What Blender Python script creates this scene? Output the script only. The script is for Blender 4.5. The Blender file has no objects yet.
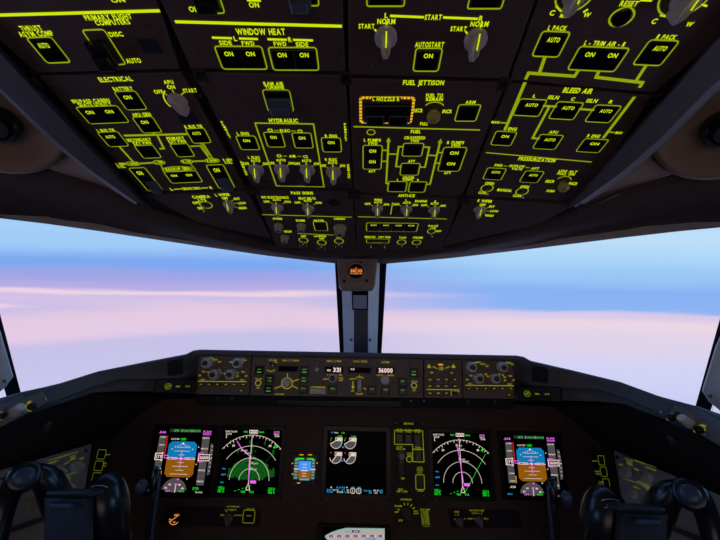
import bpy, bmesh, math, random
from mathutils import Vector, Matrix
random.seed(7)
SC = bpy.context.scene
COL = SC.collection
# ------------------------------------------------------------------ camera
F = 340.0
EYE = Vector((0, 0, 1.40))
def nrm(v): return v.normalized()
_fc = nrm(Vector(((366-360)/F, -(302-270)/F, -1)))
_rc = Vector((1, -0.016, 0)); _rc = nrm(_rc - _fc*_rc.dot(_fc))
_uc = _rc.cross(_fc)
M3 = Matrix((_rc, _fc, _uc))                      # camera axes -> aircraft axes (x right, y forward, z up)
cam = bpy.data.cameras.new('camera'); camo = bpy.data.objects.new('camera', cam); COL.objects.link(camo)
cam.sensor_width = 36; cam.lens = 36*F/720; cam.clip_start = .01
camo.matrix_world = Matrix.Translation(EYE) @ M3.to_4x4()
SC.camera = camo
def ray(px, py): return M3 @ Vector(((px-360)/F, -(py-270)/F, -1))
def at(px, py, d):
    """point on the sight line of a measured pixel, d metres ahead of the eye"""
    r = ray(px, py); return EYE + r*(d/r.y)
RIGHT = Vector((1, 0, 0))
CX = -0.022                                       # the aircraft's centreline
def mirror(p): return Vector((2*CX-p[0], p[1], p[2]))
SC.view_settings.view_transform = 'Standard'; SC.view_settings.look = 'None'
SC.view_settings.exposure = 0; SC.view_settings.gamma = 1; SC.view_settings.use_curve_mapping = False
# ------------------------------------------------------------------ materials
def lin(c): return tuple(((x/255)/12.92 if x/255 <= .04045 else ((x/255+.055)/1.055)**2.4) for x in c)+(1,)
def mat(name, rgb, rough=.6, metal=0, spec=.5, noise=0, scale=60, bump=0):
    m = bpy.data.materials.new(name); m.use_nodes = True
    nt = m.node_tree; b = nt.nodes['Principled BSDF']
    b.inputs['Base Color'].default_value = (*rgb, 1); b.inputs['Roughness'].default_value = rough
    b.inputs['Metallic'].default_value = metal; b.inputs['Specular IOR Level'].default_value = spec
    if noise or bump:
        tc = nt.nodes.new('ShaderNodeTexCoord'); n = nt.nodes.new('ShaderNodeTexNoise')
        n.inputs['Scale'].default_value = scale; n.inputs['Detail'].default_value = 6
        nt.links.new(tc.outputs['Object'], n.inputs['Vector'])
        if noise:
            r = nt.nodes.new('ShaderNodeValToRGB')
            r.color_ramp.elements[0].position = .3; r.color_ramp.elements[1].position = .7
            r.color_ramp.elements[0].color = tuple(c*(1-noise) for c in rgb)+(1,)
            r.color_ramp.elements[1].color = tuple(min(1, c*(1+noise)) for c in rgb)+(1,)
            nt.links.new(n.outputs['Fac'], r.inputs['Fac']); nt.links.new(r.outputs['Color'], b.inputs['Base Color'])
        if bump:
            bp = nt.nodes.new('ShaderNodeBump'); bp.inputs['Strength'].default_value = bump; bp.inputs['Distance'].default_value = .002
            nt.links.new(n.outputs['Fac'], bp.inputs['Height']); nt.links.new(bp.outputs['Normal'], b.inputs['Normal'])
    return m
def emit(name, rgb255, strength=1.0, base=(.01, .01, .01)):
    m = bpy.data.materials.new(name); m.use_nodes = True
    b = m.node_tree.nodes['Principled BSDF']
    b.inputs['Base Color'].default_value = (*base, 1); b.inputs['Roughness'].default_value = .5
    b.inputs['Emission Color'].default_value = lin(rgb255); b.inputs['Emission Strength'].default_value = strength
    return m
BROWN = mat('panel_brown_paint', (.082, .050, .047), .62, noise=.12, scale=40, bump=.05)
MCPB = mat('glareshield_panel_brown', (.22, .155, .125), .6, noise=.1, scale=50)
INSTR = mat('instrument_panel_brown', (.092, .047, .038), .65, noise=.15, scale=30)
BLACK = mat('black_plastic', (.006, .0065, .008), .35)
GAP = mat('dark_housing', (.012, .011, .012), .7)
SWITCH = mat('switch_face', (.004, .005, .008), .22)
GUARD = mat('switch_guard', (.075, .105, .16), .35)
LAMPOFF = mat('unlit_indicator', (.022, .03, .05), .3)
KNOB = mat('grey_knob_plastic', (.50, .45, .44), .5)
KNOBL = mat('pale_knob_plastic', (.78, .75, .72), .45)
KNOBD = mat('dark_knob_plastic', (.05, .055, .065), .4)
BALL = mat('amber_knob', (.42, .33, .08), .45)
CREAM = mat('cream_knob', (.42, .38, .28), .5)
STEEL = mat('brushed_metal', (.5, .5, .52), .3, metal=1)
SCREW = mat('screw_steel', (.25, .25, .27), .4, metal=1)
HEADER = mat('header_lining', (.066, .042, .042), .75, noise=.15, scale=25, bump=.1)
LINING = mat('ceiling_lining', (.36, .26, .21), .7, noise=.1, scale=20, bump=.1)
RAIL = mat('grey_side_rail', (.070, .066, .076), .6, noise=.06, scale=40)
HOOD = mat('glareshield_cover', (.135, .14, .165), .6, noise=.12, scale=260, bump=.2)
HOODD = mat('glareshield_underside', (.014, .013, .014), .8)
POST = mat('grey_post_cover', (.80, .81, .84), .5, noise=.05, scale=15)
POSTD = mat('dark_post_strip', (.14, .125, .125), .6)
SEAL = mat('black_window_seal', (.006, .007, .01), .7, spec=.15)
SIDEP = mat('grey_side_panel', (.45, .40, .385), .55, noise=.08, scale=30)
YOKE = mat('yoke_black', (.016, .019, .028), .25, spec=.7)
CLIP = mat('clip_board_plastic', (.03, .038, .06), .3)
YOKEB = mat('yoke_switch_sheen_blue', (.06, .09, .16), .3)
FLOORM = mat('floor_carpet', (.03, .03, .035), .9, noise=.3, scale=120)
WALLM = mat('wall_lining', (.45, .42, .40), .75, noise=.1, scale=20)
LEG = emit('legend_text', (204, 226, 0), 1.0)
LEGL = emit('legend_line', (142, 160, 0), 1.0)
LEGM = emit('legend_glareshield', (196, 186, 30), .5)
LEGS = emit('legend_side', (160, 170, 40), .36)
LEGG = emit('legend_green', (90, 200, 60), .55)
AMBER = emit('legend_amber', (230, 160, 20), 1.0)
HAZY = emit('hazard_yellow', (225, 200, 20), 1.0)
HAZR = emit('hazard_red', (190, 60, 20), .9)
LCD = emit('display_digits', (250, 215, 215), 1.0)
COMP = emit('compass_glow', (255, 150, 70), 1.0)
COMPD = emit('compass_card', (95, 32, 8), .9)
WTICK = mat('white_marking', (.6, .62, .66), .5)
S_BLK = mat('screen_black', (.002, .002, .003), .18, spec=.03)
S = dict(k=S_BLK, w=emit('screen_white', (240, 215, 205)), g=emit('screen_green', (20, 215, 35)), d=emit('screen_dark_green', (6, 82, 18)),
         m=emit('screen_magenta', (232, 100, 235)), c=emit('screen_cyan', (40, 150, 205)), b=emit('screen_sky_blue', (8, 120, 178)),
         o=emit('screen_ground_brown', (142, 86, 8)), y=emit('screen_grey', (78, 74, 76)), r=emit('screen_red', (220, 30, 20)),
         a=emit('screen_amber', (235, 160, 30)), l=emit('screen_light_blue', (60, 150, 250)), p=emit('screen_pale', (205, 195, 180)),
         e=emit('screen_dim_grey', (40, 42, 45)), t=emit('screen_teal', (90, 170, 170)), q=emit('screen_page_grey', (172, 166, 156)))
LEGP = emit('legend_pedestal', (165, 190, 20), .45)
# ------------------------------------------------------------------ planes
class Plane:
    def __init__(s, O, u, v):
        s.O = Vector(O); s.u = nrm(Vector(u)); v = Vector(v); s.v = nrm(v - s.u*v.dot(s.u)); s.n = s.u.cross(s.v)
    def uv(s, px, py, h=0.0):
        r = ray(px, py); o = s.O + s.n*h
        p = EYE + r*((o-EYE).dot(s.n)/r.dot(s.n)) - s.O
        return (p.dot(s.u), p.dot(s.v))
    def pt(s, u, v, h=0.0): return s.O + s.u*u + s.v*v + s.n*h
    def sx(s, px, py): return (Vector(s.uv(px+.5, py)) - Vector(s.uv(px-.5, py))).length
    def sy(s, px, py): return abs(s.uv(px, py+.5)[1] - s.uv(px, py-.5)[1])
    def sm(s, px, py): return min(s.sx(px, py), s.sy(px, py))
    def rect(s, x0, y0, x1, y1, h=0.0):
        a = s.uv(x0, y0, h); b = s.uv(x1, y1, h)
        return (min(a[0], b[0]), min(a[1], b[1]), max(a[0], b[0]), max(a[1], b[1]))
    def matrix(s, u=0, v=0):
        m = Matrix((s.u, s.v, s.n)).transposed().to_4x4(); m.translation = s.pt(u, v); return m
# ------------------------------------------------------------------ glyphs
_gl = {}
def glyph(ch):
    if ch not in _gl:
        c = bpy.data.curves.new('glyph', 'FONT'); c.body = ch; c.size = 1; c.offset = .034; c.resolution_u = 3
        o = bpy.data.objects.new('glyph', c); COL.objects.link(o)
        me = o.evaluated_get(bpy.context.evaluated_depsgraph_get()).to_mesh()
        vs = [(v.co.x, v.co.y) for v in me.vertices]; fs = [tuple(p.vertices) for p in me.polygons]
        x0 = min([v[0] for v in vs], default=0); x1 = max([v[0] for v in vs], default=.25)
        _gl[ch] = ([(x-x0, y) for x, y in vs], fs, x1-x0)
        bpy.data.objects.remove(o); bpy.data.curves.remove(c)
    return _gl[ch]
CAP = .69
# ------------------------------------------------------------------ things
def tag(o, label=None, cat=None, group=None, kind=None):
    if label: o['label'] = label
    if cat: o['category'] = cat
    if group: o['group'] = group
    if kind: o['kind'] = kind
    return o
class Thing:
    """an Empty lying on a plane at a measured place; parts are built in the plane's own metres"""
    def __init__(s, name, pl, px, py, label=None, cat=None, group=None, kind=None):
        s.pl = pl; s.o = bpy.data.objects.new(name, None); COL.objects.link(s.o); s.o.empty_display_size = .02
        s.u0, s.v0 = pl.uv(px, py); s.o.matrix_world = pl.matrix(s.u0, s.v0); tag(s.o, label, cat, group, kind)
        s.marks = None
class MB:
    """collects shapes in a plane's (u, v, h) metres and links them as ONE mesh object"""
    def __init__(s, th=None): s.th = th; s.V = []; s.Fc = []; s.mi = []; s.mats = []; s.pl = th.pl if th else None
    def m(s, mt):
        if mt not in s.mats: s.mats.append(mt)
        return s.mats.index(mt)
    def add(s, vs, fs, mt):
        b = len(s.V); i = s.m(mt); s.V += [tuple(v) for v in vs]
        for f in fs: s.Fc.append(tuple(b+k for k in f)); s.mi.append(i)
    def prism(s, poly, h0, h1, mt, inset=0):
        n = len(poly)
        a = sum(poly[i][0]*poly[(i+1) % n][1]-poly[(i+1) % n][0]*poly[i][1] for i in range(n))
        if a < 0: poly = poly[::-1]
        vs = [(x, y, h0) for x, y in poly]; fs = [tuple(range(n))[::-1]]
        if inset:
            cx = sum(p[0] for p in poly)/n; cy = sum(p[1] for p in poly)/n
            r = max(max(abs(p[0]-cx), abs(p[1]-cy)) for p in poly)
            k = max(.3, 1-inset/r)
            vs += [(x, y, h1-inset*.7) for x, y in poly] + [(cx+(x-cx)*k, cy+(y-cy)*k, h1) for x, y in poly]
            L = 3
        else: vs += [(x, y, h1) for x, y in poly]; L = 2
        for l in range(L-1):
            for i in range(n): j = (i+1) % n; fs.append((l*n+i, l*n+j, (l+1)*n+j, (l+1)*n+i))
        fs.append(tuple(range((L-1)*n, L*n))); s.add(vs, fs, mt)
    def box(s, r, h0, h1, mt, inset=0): s.prism([(r[0], r[1]), (r[2], r[1]), (r[2], r[3]), (r[0], r[3])], h0, h1, mt, inset)
    def flat(s, poly, h, mt):
        n = len(poly); a = sum(poly[i][0]*poly[(i+1) % n][1]-poly[(i+1) % n][0]*poly[i][1] for i in range(n))
        if a < 0: poly = poly[::-1]
        s.add([(x, y, h) for x, y in poly], [tuple(range(n))], mt)
    def line(s, pts, w, h, mt, closed=False):
        """flat printed strip along a polyline with mitred corners"""
        P = [Vector(p) for p in pts]; n = len(P); L = []; R = []
        for i in range(n):
            a = P[i-1] if (i or closed) else None; b = P[(i+1) % n] if (i < n-1 or closed) else None
            d1 = (P[i]-a).normalized() if a is not None else None; d2 = (b-P[i]).normalized() if b is not None else None
            if d1 is None: d1 = d2
            if d2 is None: d2 = d1
            n1 = Vector((-d1.y, d1.x)); n2 = Vector((-d2.y, d2.x)); k = n1+n2
            if k.length < 1e-6: k = n1
            k.normalize(); k = k/max(.35, k.dot(n1)); L.append(P[i]+k*w/2); R.append(P[i]-k*w/2)
        vs = [(p.x, p.y, h) for p in L]+[(p.x, p.y, h) for p in R]; fs = []
        for i in range(n if closed else n-1): j = (i+1) % n; fs.append((n+i, n+j, j, i))
        s.add(vs, fs, mt)
    def ring(s, r, w, h, mt, rad=None):
        """rounded outline of a rectangle"""
        x0, y0, x1, y1 = r; q = rad if rad is not None else min(x1-x0, y1-y0)*.12; P = []
        for cx, cy, a0 in ((x1-q, y1-q, 0), (x0+q, y1-q, 90), (x0+q, y0+q, 180), (x1-q, y0+q, 270)):
            for k in range(4): a = math.radians(a0+30*k); P.append((cx+q*math.cos(a), cy+q*math.sin(a)))
        s.line(P, w, h, mt, True)
    def arc(s, c, rx, ry, a0, a1, w, h, mt, n=24):
        s.line([(c[0]+rx*math.cos(math.radians(a0+(a1-a0)*i/n)), c[1]+ry*math.sin(math.radians(a0+(a1-a0)*i/n))) for i in range(n+1)], w, h, mt)
    def lathe(s, c, prof, mt, n=20, cap=True, sx=1):
        """turned shape standing on the plane; prof = [(radius, height)]"""
        vs = []; fs = []
        for r, h in prof: vs += [(c[0]+sx*r*math.cos(2*math.pi*i/n), c[1]+r*math.sin(2*math.pi*i/n), h) for i in range(n)]
        for l in range(len(prof)-1):
            for i in range(n): j = (i+1) % n; fs.append((l*n+i, l*n+j, (l+1)*n+j, (l+1)*n+i))
        if cap: fs.append(tuple(range((len(prof)-1)*n, len(prof)*n))); fs.append(tuple(range(n))[::-1])
        s.add(vs, fs, mt)
    def text(s, t, c, w, h, hh, mt, rot=0):
        """flat lettering fitted to w x h metres, centred on c"""
        gs = [(glyph(ch) if ch != ' ' else ([], [], .32)) for ch in t]; gap = .1
        W = sum(g[2] for g in gs)+gap*(len(gs)-1); kx = w/max(W, .01); ky = h/CAP; x = -W/2
        ca, sa = math.cos(rot), math.sin(rot)
        for vs, fs, gw in gs:
            out = []
            for vx, vy in vs:
                X = (x+vx)*kx; Y = vy*ky-h/2; out.append((c[0]+X*ca-Y*sa, c[1]+X*sa+Y*ca, hh))
            s.add(out, fs, mt); x += gw+gap
    def build(s, name, parent=None, smooth=False, label=None):
        me = bpy.data.meshes.new(name)
        if s.th: vs = [(x-s.th.u0, y-s.th.v0, z) for x, y, z in s.V]
        else: vs = s.V
        me.from_pydata(vs, [], s.Fc)
        for m_ in s.mats: me.materials.append(m_)
        for p, i in zip(me.polygons, s.mi): p.material_index = i; p.use_smooth = smooth
        me.update(); o = bpy.data.objects.new(name, me); COL.objects.link(o)
        if parent is not None: o.parent = parent
        elif s.th: o.parent = s.th.o
        if label: o['label'] = label
        return o
def wmesh(name, vs, fs, mt, parent=None, smooth=False, solid=0, bevel=0, sub=0, mats=None, mi=None):
    """a mesh in aircraft coordinates"""
    me = bpy.data.meshes.new(name); me.from_pydata([tuple(v) for v in vs], [], fs)
    for m_ in (mats or [mt]): me.materials.append(m_)
    if mi:
        for p, i in zip(me.polygons, mi): p.material_index = i
    bm = bmesh.new(); bm.from_mesh(me)
    if not solid: bmesh.ops.recalc_face_normals(bm, faces=bm.faces)
    for f in bm.faces: f.smooth = smooth
    bm.to_mesh(me); bm.free()
    o = bpy.data.objects.new(name, me); COL.objects.link(o)
    if parent is not None: o.parent = parent; o.matrix_parent_inverse = parent.matrix_world.inverted()
    if bevel: b = o.modifiers.new('bevel', 'BEVEL'); b.width = bevel; b.segments = 3; b.limit_method = 'ANGLE'
    if sub: b = o.modifiers.new('sub', 'SUBSURF'); b.levels = sub; b.render_levels = sub
    if solid: b = o.modifiers.new('solid', 'SOLIDIFY'); b.thickness = abs(solid); b.offset = 1 if solid > 0 else -1
    return o
def struct(o): o['kind'] = 'structure'; return o
def empty(name, p, label=None, cat=None, group=None):
    o = bpy.data.objects.new(name, None); COL.objects.link(o); o.location = p; o.empty_display_size = .03
    bpy.context.view_layer.update(); return tag(o, label, cat, group)
def prism3(pts, back):
    """closed slab between a polygon and the same polygon moved by `back`"""
    n = len(pts); vs = [Vector(p) for p in pts]+[Vector(p)+Vector(back) for p in pts]
    fs = [tuple(range(n)), tuple(range(n, 2*n))[::-1]]+[(i, (i+1) % n, n+(i+1) % n, n+i) for i in range(n)]
    return vs, fs
def tube(pts, rad, n=14, sx=1.0, axis=None):
    """swept round bar through points with a radius each"""
    P = [Vector(p) for p in pts]; vs = []; fs = []; m = len(P); up = Vector(axis) if axis else Vector((0, 0, 1))
    for i in range(m):
        d = (P[min(i+1, m-1)]-P[max(i-1, 0)]).normalized(); a = d.cross(up)
        if a.length < 1e-3: a = d.cross(Vector((0, 1, 0)))
        a.normalize(); b = d.cross(a); r = rad[i] if isinstance(rad, (list, tuple)) else rad
        for k in range(n):
            t = 2*math.pi*k/n; vs.append(P[i]+a*(r*sx*math.cos(t))+b*(r*math.sin(t)))
    for i in range(m-1):
        for k in range(n): l = (k+1) % n; fs.append((i*n+k, i*n+l, (i+1)*n+l, (i+1)*n+k))
    fs.append(tuple(range(n))[::-1]); fs.append(tuple(range((m-1)*n, m*n)))
    return vs, fs
def cr(pts, k=6):
    """smooth curve through points (Catmull-Rom), works on tuples of any length"""
    P = [pts[0]]+list(pts)+[pts[-1]]; out = []
    for i in range(1, len(P)-2):
        for j in range(k):
            t = j/k; a, b, c, d = P[i-1], P[i], P[i+1], P[i+2]
            out.append(tuple(.5*((2*b[q])+(c[q]-a[q])*t+(2*a[q]-5*b[q]+4*c[q]-d[q])*t*t+(-a[q]+3*b[q]-3*c[q]+d[q])*t**3) for q in range(len(b))))
    out.append(tuple(pts[-1])); return out
# ------------------------------------------------------------------ control panels
class Panel(Thing):
    def __init__(s, name, pl, poly, label, cat='control panel', pm=None, thick=.010, group=None, leg=LEG, legl=LEGL):
        cx = sum(p[0] for p in poly)/len(poly); cy = sum(p[1] for p in poly)/len(poly)
        super().__init__(name, pl, cx, cy, label, cat, group); s.leg = leg; s.legl = legl
        b = MB(s); b.prism([pl.uv(*p) for p in poly], -thick, 0, pm or BROWN, inset=.0012); s.plate = b.build('face_plate')
        s.mk = MB(s); s.cx = cx; s.cy = cy
    def done(s):
        if s.mk.V: s.mk.build('printed_legend')
    H = .0005
    def txt(s, t, cx, cy, w, h, mt=None, rot=0, H=None):
        p = s.pl; s.mk.text(t, p.uv(cx, cy), w*p.sx(cx, cy), h*p.sy(cx, cy), H or s.H, mt or s.leg, rot)
    def vtxt(s, t, x0, y0, x1, y1, w, h):
        for i, ch in enumerate(t):
            f = i/max(1, len(t)-1); s.txt(ch, x0+(x1-x0)*f, y0+(y1-y0)*f, w, h)
    def ln(s, pts, w=1.3, mt=None, H=None):
        p = s.pl; a = pts[len(pts)//2]; s.mk.line([p.uv(*q) for q in pts], w*p.sm(*a), H or s.H, mt or s.legl)
    def fr(s, x0, y0, x1, y1, w=1.3, mt=None):
        p = s.pl; r = p.rect(x0, y0, x1, y1); s.mk.ring(r, .72*w*p.sx((x0+x1)/2, (y0+y1)/2), s.H, mt or s.legl); return r
    def oval(s, cx, cy, rx, ry, w=1.0, mt=None, a0=0, a1=360):
        p = s.pl; k = p.sx(cx, cy); kv = p.sy(cx, cy); s.mk.arc(p.uv(cx, cy), rx*k, ry*kv, a0, a1, w*k, s.H, mt or s.legl)
    def sw(s, x0, y0, x1, y1, leg=('ON',), frame=True, w=1.3, two=None, mt=None, lf=None, name='push_switch', lw=.41, lh=.205, ly=.77):
        p = s.pl; r = p.rect(x0, y0, x1, y1)
        if frame: s.mk.ring(r, .72*w*p.sx((x0+x1)/2, (y0+y1)/2), s.H, lf or s.legl)
        n = len(leg); e = w*p.sx((x0+x1)/2, (y0+y1)/2)*.9; W = (r[2]-r[0]-2*e)/n; Hh = r[3]-r[1]-2*e; out = []
        for i, L in enumerate(leg):
            x = r[0]+e+i*W; q = (x+.02*W, r[1]+e, x+W*.98, r[3]-e)
            b = MB(s); b.box(q, -.002, .0022, SWITCH, inset=.0006); o = b.build(name); out.append(o)
            if L:
                g = MB(s)
                for k, l in enumerate(L if isinstance(L, (list, tuple)) else [L]):
                    if not l: continue
                    yy = r[1]+e+Hh*(ly-k*.48); ww = W*lw*(.76+.12*len(l) if len(l) < 5 else 1.45)
                    if l == '_': g.box((x+W*.18, yy-Hh*.07, x+W*.82, yy+Hh*.07), .0022, .0026, mt or s.leg)
                    else: g.text(l, (x+W/2, yy), min(ww, W*.86), Hh*lh, .0027, mt or s.leg)
                g.build('switch_legend', o)
        return out
    def bx(s, x0, y0, x1, y1, h0, h1, mt, name, inset=.001, par=None):
        b = MB(s); b.box(s.pl.rect(x0, y0, x1, y1), h0, h1, mt, inset); return b.build(name, par)
    def guard(s, x0, y0, x1, y1, h=.012, mt=None):
        b = MB(s); r = s.pl.rect(x0, y0, x1, y1); mt = mt or GUARD
        b.prism([(r[0], r[1]), (r[2], r[1]), (r[2], r[3]), (r[0], r[3])], .001, h*.55, mt, .0008)
        ins = (r[2]-r[0])*.1
        b.box((r[0]+ins, r[1]-(r[3]-r[1])*.04, r[2]-ins, r[1]+(r[3]-r[1])*.55), h*.3, h, mt, .0014)
        return b.build('switch_guard')
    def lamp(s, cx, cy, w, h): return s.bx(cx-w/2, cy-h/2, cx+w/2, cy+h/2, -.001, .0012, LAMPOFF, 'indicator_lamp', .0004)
    def sel(s, cx, cy, r, ang=0, line=True, mt=None, tail=1.25):
        """rotary selector: round skirt with a raised pointer bar"""
        p = s.pl; k = p.sm(cx, cy); R = r*k; c = p.uv(cx, cy); mt = mt or KNOB
        b = MB(s); b.lathe(c, [(R, 0), (R, .22*R), (.86*R, .42*R), (.5*R, .55*R)], mt); o = b.build('selector_knob', smooth=False)
        ca, sa = math.cos(ang), math.sin(ang); b = MB(s)
        rot = lambda q: (c[0]+q[0]*ca-q[1]*sa, c[1]+q[0]*sa+q[1]*ca)
        out = [(-.34, .95), (.34, .95), (.46, .2), (.40, -.7), (.2, -tail), (-.2, -tail), (-.40, -.7), (-.46, .2)]
        hz = lambda y: .45 if y > .5 else (1.0 if y > 0 else 1.3)
        q = [rot((x*R, y*R)) for x, y in out][::-1]; Y = [y for x, y in out][::-1]; n = len(q); vs = [(x, y, .2*R) for x, y in q]+[(x, y, (hz(w)-.12)*R) for (x, y), w in zip(q, Y)]+[(c[0]+(x-c[0])*.8, c[1]+(y-c[1])*.9, hz(w)*R) for (x, y), w in zip(q, Y)]
        fs = [tuple(range(n))[::-1], tuple(range(2*n, 3*n))]+[(l*n+i, l*n+(i+1) % n, (l+1)*n+(i+1) % n, (l+1)*n+i) for l in (0, 1) for i in range(n)]
        b.add(vs, fs, mt); g = b.build('pointer_bar', o)
        if line:
            b = MB(s); b.line([rot((0, 1.28*R)), rot((0, .96*R))], .13*R, .0006, s.leg); p_ = [rot((sx_*.065*R, y_*R)) for y_ in (.97, .4, -.15) for sx_ in (-1, 1)]; z_ = [.30*R, .30*R, .92*R, .92*R, 1.34*R, 1.34*R]; b.add([(a_[0], a_[1], z2) for a_, z2 in zip(p_, z_)], [(0, 2, 3, 1), (2, 4, 5, 3)], s.leg); b.build('pointer_line', o)
        return o
    def pot(s, cx, cy, r, mt=None, h=1.6, name='dimmer_knob', dot=True, cap=None):
        p = s.pl; R = r*p.sx(cx, cy); c = p.uv(cx, cy); b = MB(s); mt = mt or CREAM
        b.lathe(c, [(1.12*R, 0), (1.12*R, .25*R), (.95*R, .4*R), (.88*R, h*R*.9), (.74*R, h*R)], mt, 22)
        o = b.build(name, smooth=False)
        if dot: b = MB(s); b.lathe(c, [(.34*R, h*R-.0003), (.34*R, h*R+.0006)], cap or KNOBD, 12); b.build('knob_cap', o)
        return o
    def ball(s, cx, cy, r, mt=None):
        p = s.pl; R = r*p.sx(cx, cy); c = p.uv(cx, cy); b = MB(s)
        b.lathe(c, [(.55*R, 0), (.5*R, .5*R), (.85*R, .75*R), (1.0*R, 1.2*R), (.9*R, 1.7*R), (.55*R, 2.05*R), (.15*R, 2.15*R)], mt or BALL, 20); b.build('round_knob', smooth=True)
    def tog(s, cx, cy, r=2.2, ring=True, dots=0, long=1.0):
        p = s.pl; k = p.sx(cx, cy); c = p.uv(cx, cy); R = r*k; b = MB(s)
        b.lathe(c, [(R, 0), (R, .5*R), (.7*R, .8*R), (.6*R, .8*R)], KNOBD, 14)
        b.lathe((c[0], c[1]-.3*R), [(.42*R, .6*R), (.50*R, 3.2*R*long), (.62*R, 4.4*R*long), (.3*R, 4.8*R*long)], STEEL, 10); b.build('toggle_switch')
        for i in range(dots):
            b = MB(s); b.lathe((c[0]+(i-(dots-1)/2)*1.7*R, c[1]-1.3*R), [(.55*R, 0), (.5*R, 1.6*R), (.2*R, 1.9*R)], CREAM, 10); b.build('switch_guard_post')
    def screw(s, cx, cy, r=2.0):
        p = s.pl; R = r*p.sm(cx, cy); c = p.uv(cx, cy); b = MB(s)
        b.lathe(c, [(R, 0), (R, .0006), (.7*R, .0012)], KNOBD, 12); b.line([(c[0]-R*.6, c[1]-R*.3), (c[0]+R*.6, c[1]+R*.3)], .25*R, .0014, SCREW); b.build('screw')

# ---- overhead planes
_dir = ray(366, 440); _dir = nrm(Vector((0, _dir.y, _dir.z)))
_h = .42; _k = -_dir.z/_dir.y
O0 = EYE+Vector((0, 0, _h))
CEN = Plane(O0, RIGHT, -_dir)
XL, XR = -.1965, .1635
ph = math.radians(4)
OL = Plane(O0+RIGHT*XL, RIGHT*math.cos(ph)-CEN.n*math.sin(ph), -_dir)
OR = Plane(O0+RIGHT*XR, RIGHT*math.cos(ph)+CEN.n*math.sin(ph), -_dir)

# ---- left outer column
t = Panel('flight_computer_panel', OL, [(-60, -12), (152, -12), (179, 69), (36, 73), (-2, 38), (-60, 0)], 'overhead panel at top left with a thrust asymmetry switch and a black guarded switch')
t.ln([(-60, 16.5), (160, 10.5)], 3.2, LEG); t.txt('THRUST', 31, 28, 22, 5); t.txt('ASYM COMP', 36, 33.6, 35, 5)
t.sw(26, 37.5, 71, 62, ('AUTO',), w=2); t.txt('PRIMARY FLIGHT', 108, 16.8, 48, 5); t.txt('COMPUTERS', 112.5, 22, 35, 5)
t.fr(82, 30, 126, 64, 2); t.guard(86, 40, 120, 62, .017, BLACK); t.txt('DISC', 116, 34, 14, 4.5); t.txt('AUTO', 133.5, 60.5, 15, 4.5)
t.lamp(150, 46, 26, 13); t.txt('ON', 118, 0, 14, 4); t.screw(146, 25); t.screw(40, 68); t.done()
t = Panel('electrical_panel', OL, [(39, 76.5), (180, 72.5), (246, 189), (143, 192)], 'overhead panel of outlined electrical switches joined by bus lines, headed ELECTRICAL')
t.txt('ELECTRICAL', 115.5, 79, 34, 4.6); t.txt('BATTERY', 123, 88.5, 20, 3.6); t.sw(113.8, 91.5, 147.5, 109, ('ON',))
t.txt('IFE/PASS CABIN/', 91, 100.6, 39, 3.4); t.txt('SEATS UTILITY', 95, 104.2, 34, 3.2); t.sw(75.5, 107, 129.5, 122, ('ON', 'ON'))
t.txt('APU GEN', 141.5, 114.4, 19, 3.4); t.sw(132, 117, 162.4, 132, ('ON',))
t.txt('APU', 168.5, 81.8, 10, 3.6); t.txt('ON', 171, 86.8, 8, 3.6); t.txt('OFF', 158.5, 91.5, 9, 3.6); t.txt('START', 190, 90.3, 14, 3.8)
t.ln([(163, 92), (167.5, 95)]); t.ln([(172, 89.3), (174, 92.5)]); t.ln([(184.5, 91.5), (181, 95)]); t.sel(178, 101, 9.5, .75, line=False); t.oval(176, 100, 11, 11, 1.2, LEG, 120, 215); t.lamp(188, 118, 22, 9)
t.txt('L BUS TIE', 106, 130.3, 18, 3); t.sw(97, 132, 129.2, 145.7, ('AUTO',)); t.txt('R BUS TIE', 193.5, 126.4, 18, 3); t.sw(185, 128.5, 211.5, 142.3, ('AUTO',))
t.ln([(124, 135.4), (188, 133.8)], 2.4); t.ln([(157, 134.5), (164, 148.3), (159.5, 148.5)], 2); t.ln([(153.5, 132), (154.6, 135)], 2)
t.txt('SECONDARY', 139, 139.6, 25, 3); t.txt('EXT PWR', 142.5, 143, 19, 3); t.sw(134, 145.5, 161.7, 157.3, ('',)); t.txt('PRIMARY', 175.5, 138, 18, 3); t.txt('EXT PWR', 177.5, 141.4, 18, 3); t.sw(169.6, 144, 195, 156, ('',))
t.ln([(190.5, 146.2), (200, 145.6), (211, 160.3)], 1.6); t.ln([(203, 143), (213.5, 160)], 1.6); t.ln([(200.5, 143), (208.5, 155)], 1.2); t.ln([(119.5, 146.5), (134.5, 163)], 2)
for cx, cy, w, s_ in ((133, 163.5, 7.5, 'L MAIN'), (159, 162.2, 6, 'L XFR'), (187, 161.3, 6, 'R XFR'), (212, 160.4, 7.5, 'R MAIN')):
    t.oval(cx, cy, w, 1.9, 1.1); t.txt(s_, cx, cy, w*1.35, 1.9)
t.ln([(141, 163.3), (152.5, 162.5)], 2); t.ln([(193.5, 161.1), (204, 160.7)], 2)
t.txt('L GEN', 120.5, 163.8, 9, 2.2); t.txt('CTRL', 121.5, 166.6, 8, 2.2); t.txt('R GEN', 227.5, 159.6, 9, 2.2); t.txt('CTRL', 228.5, 162.4, 8, 2.2)
t.sw(128.5, 168, 163, 190, ('ON',), lh=.15, ly=.85); t.guard(146, 180.5, 163, 189.5, .010)
t.txt('BACKUP GEN', 177.5, 168.6, 24, 2.4); t.oval(177.5, 168.6, 15, 2.2, 1.0); t.ln([(161, 164.5), (163.5, 171.5)], 1); t.ln([(190, 163), (196, 170)], 1)
t.sw(163.5, 171.8, 202.8, 181.6, ('ON', 'ON')); t.sw(205.7, 165, 235, 187.5, ('ON',), lh=.15, ly=.85); t.guard(217, 177.5, 234.5, 187, .010)
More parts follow.
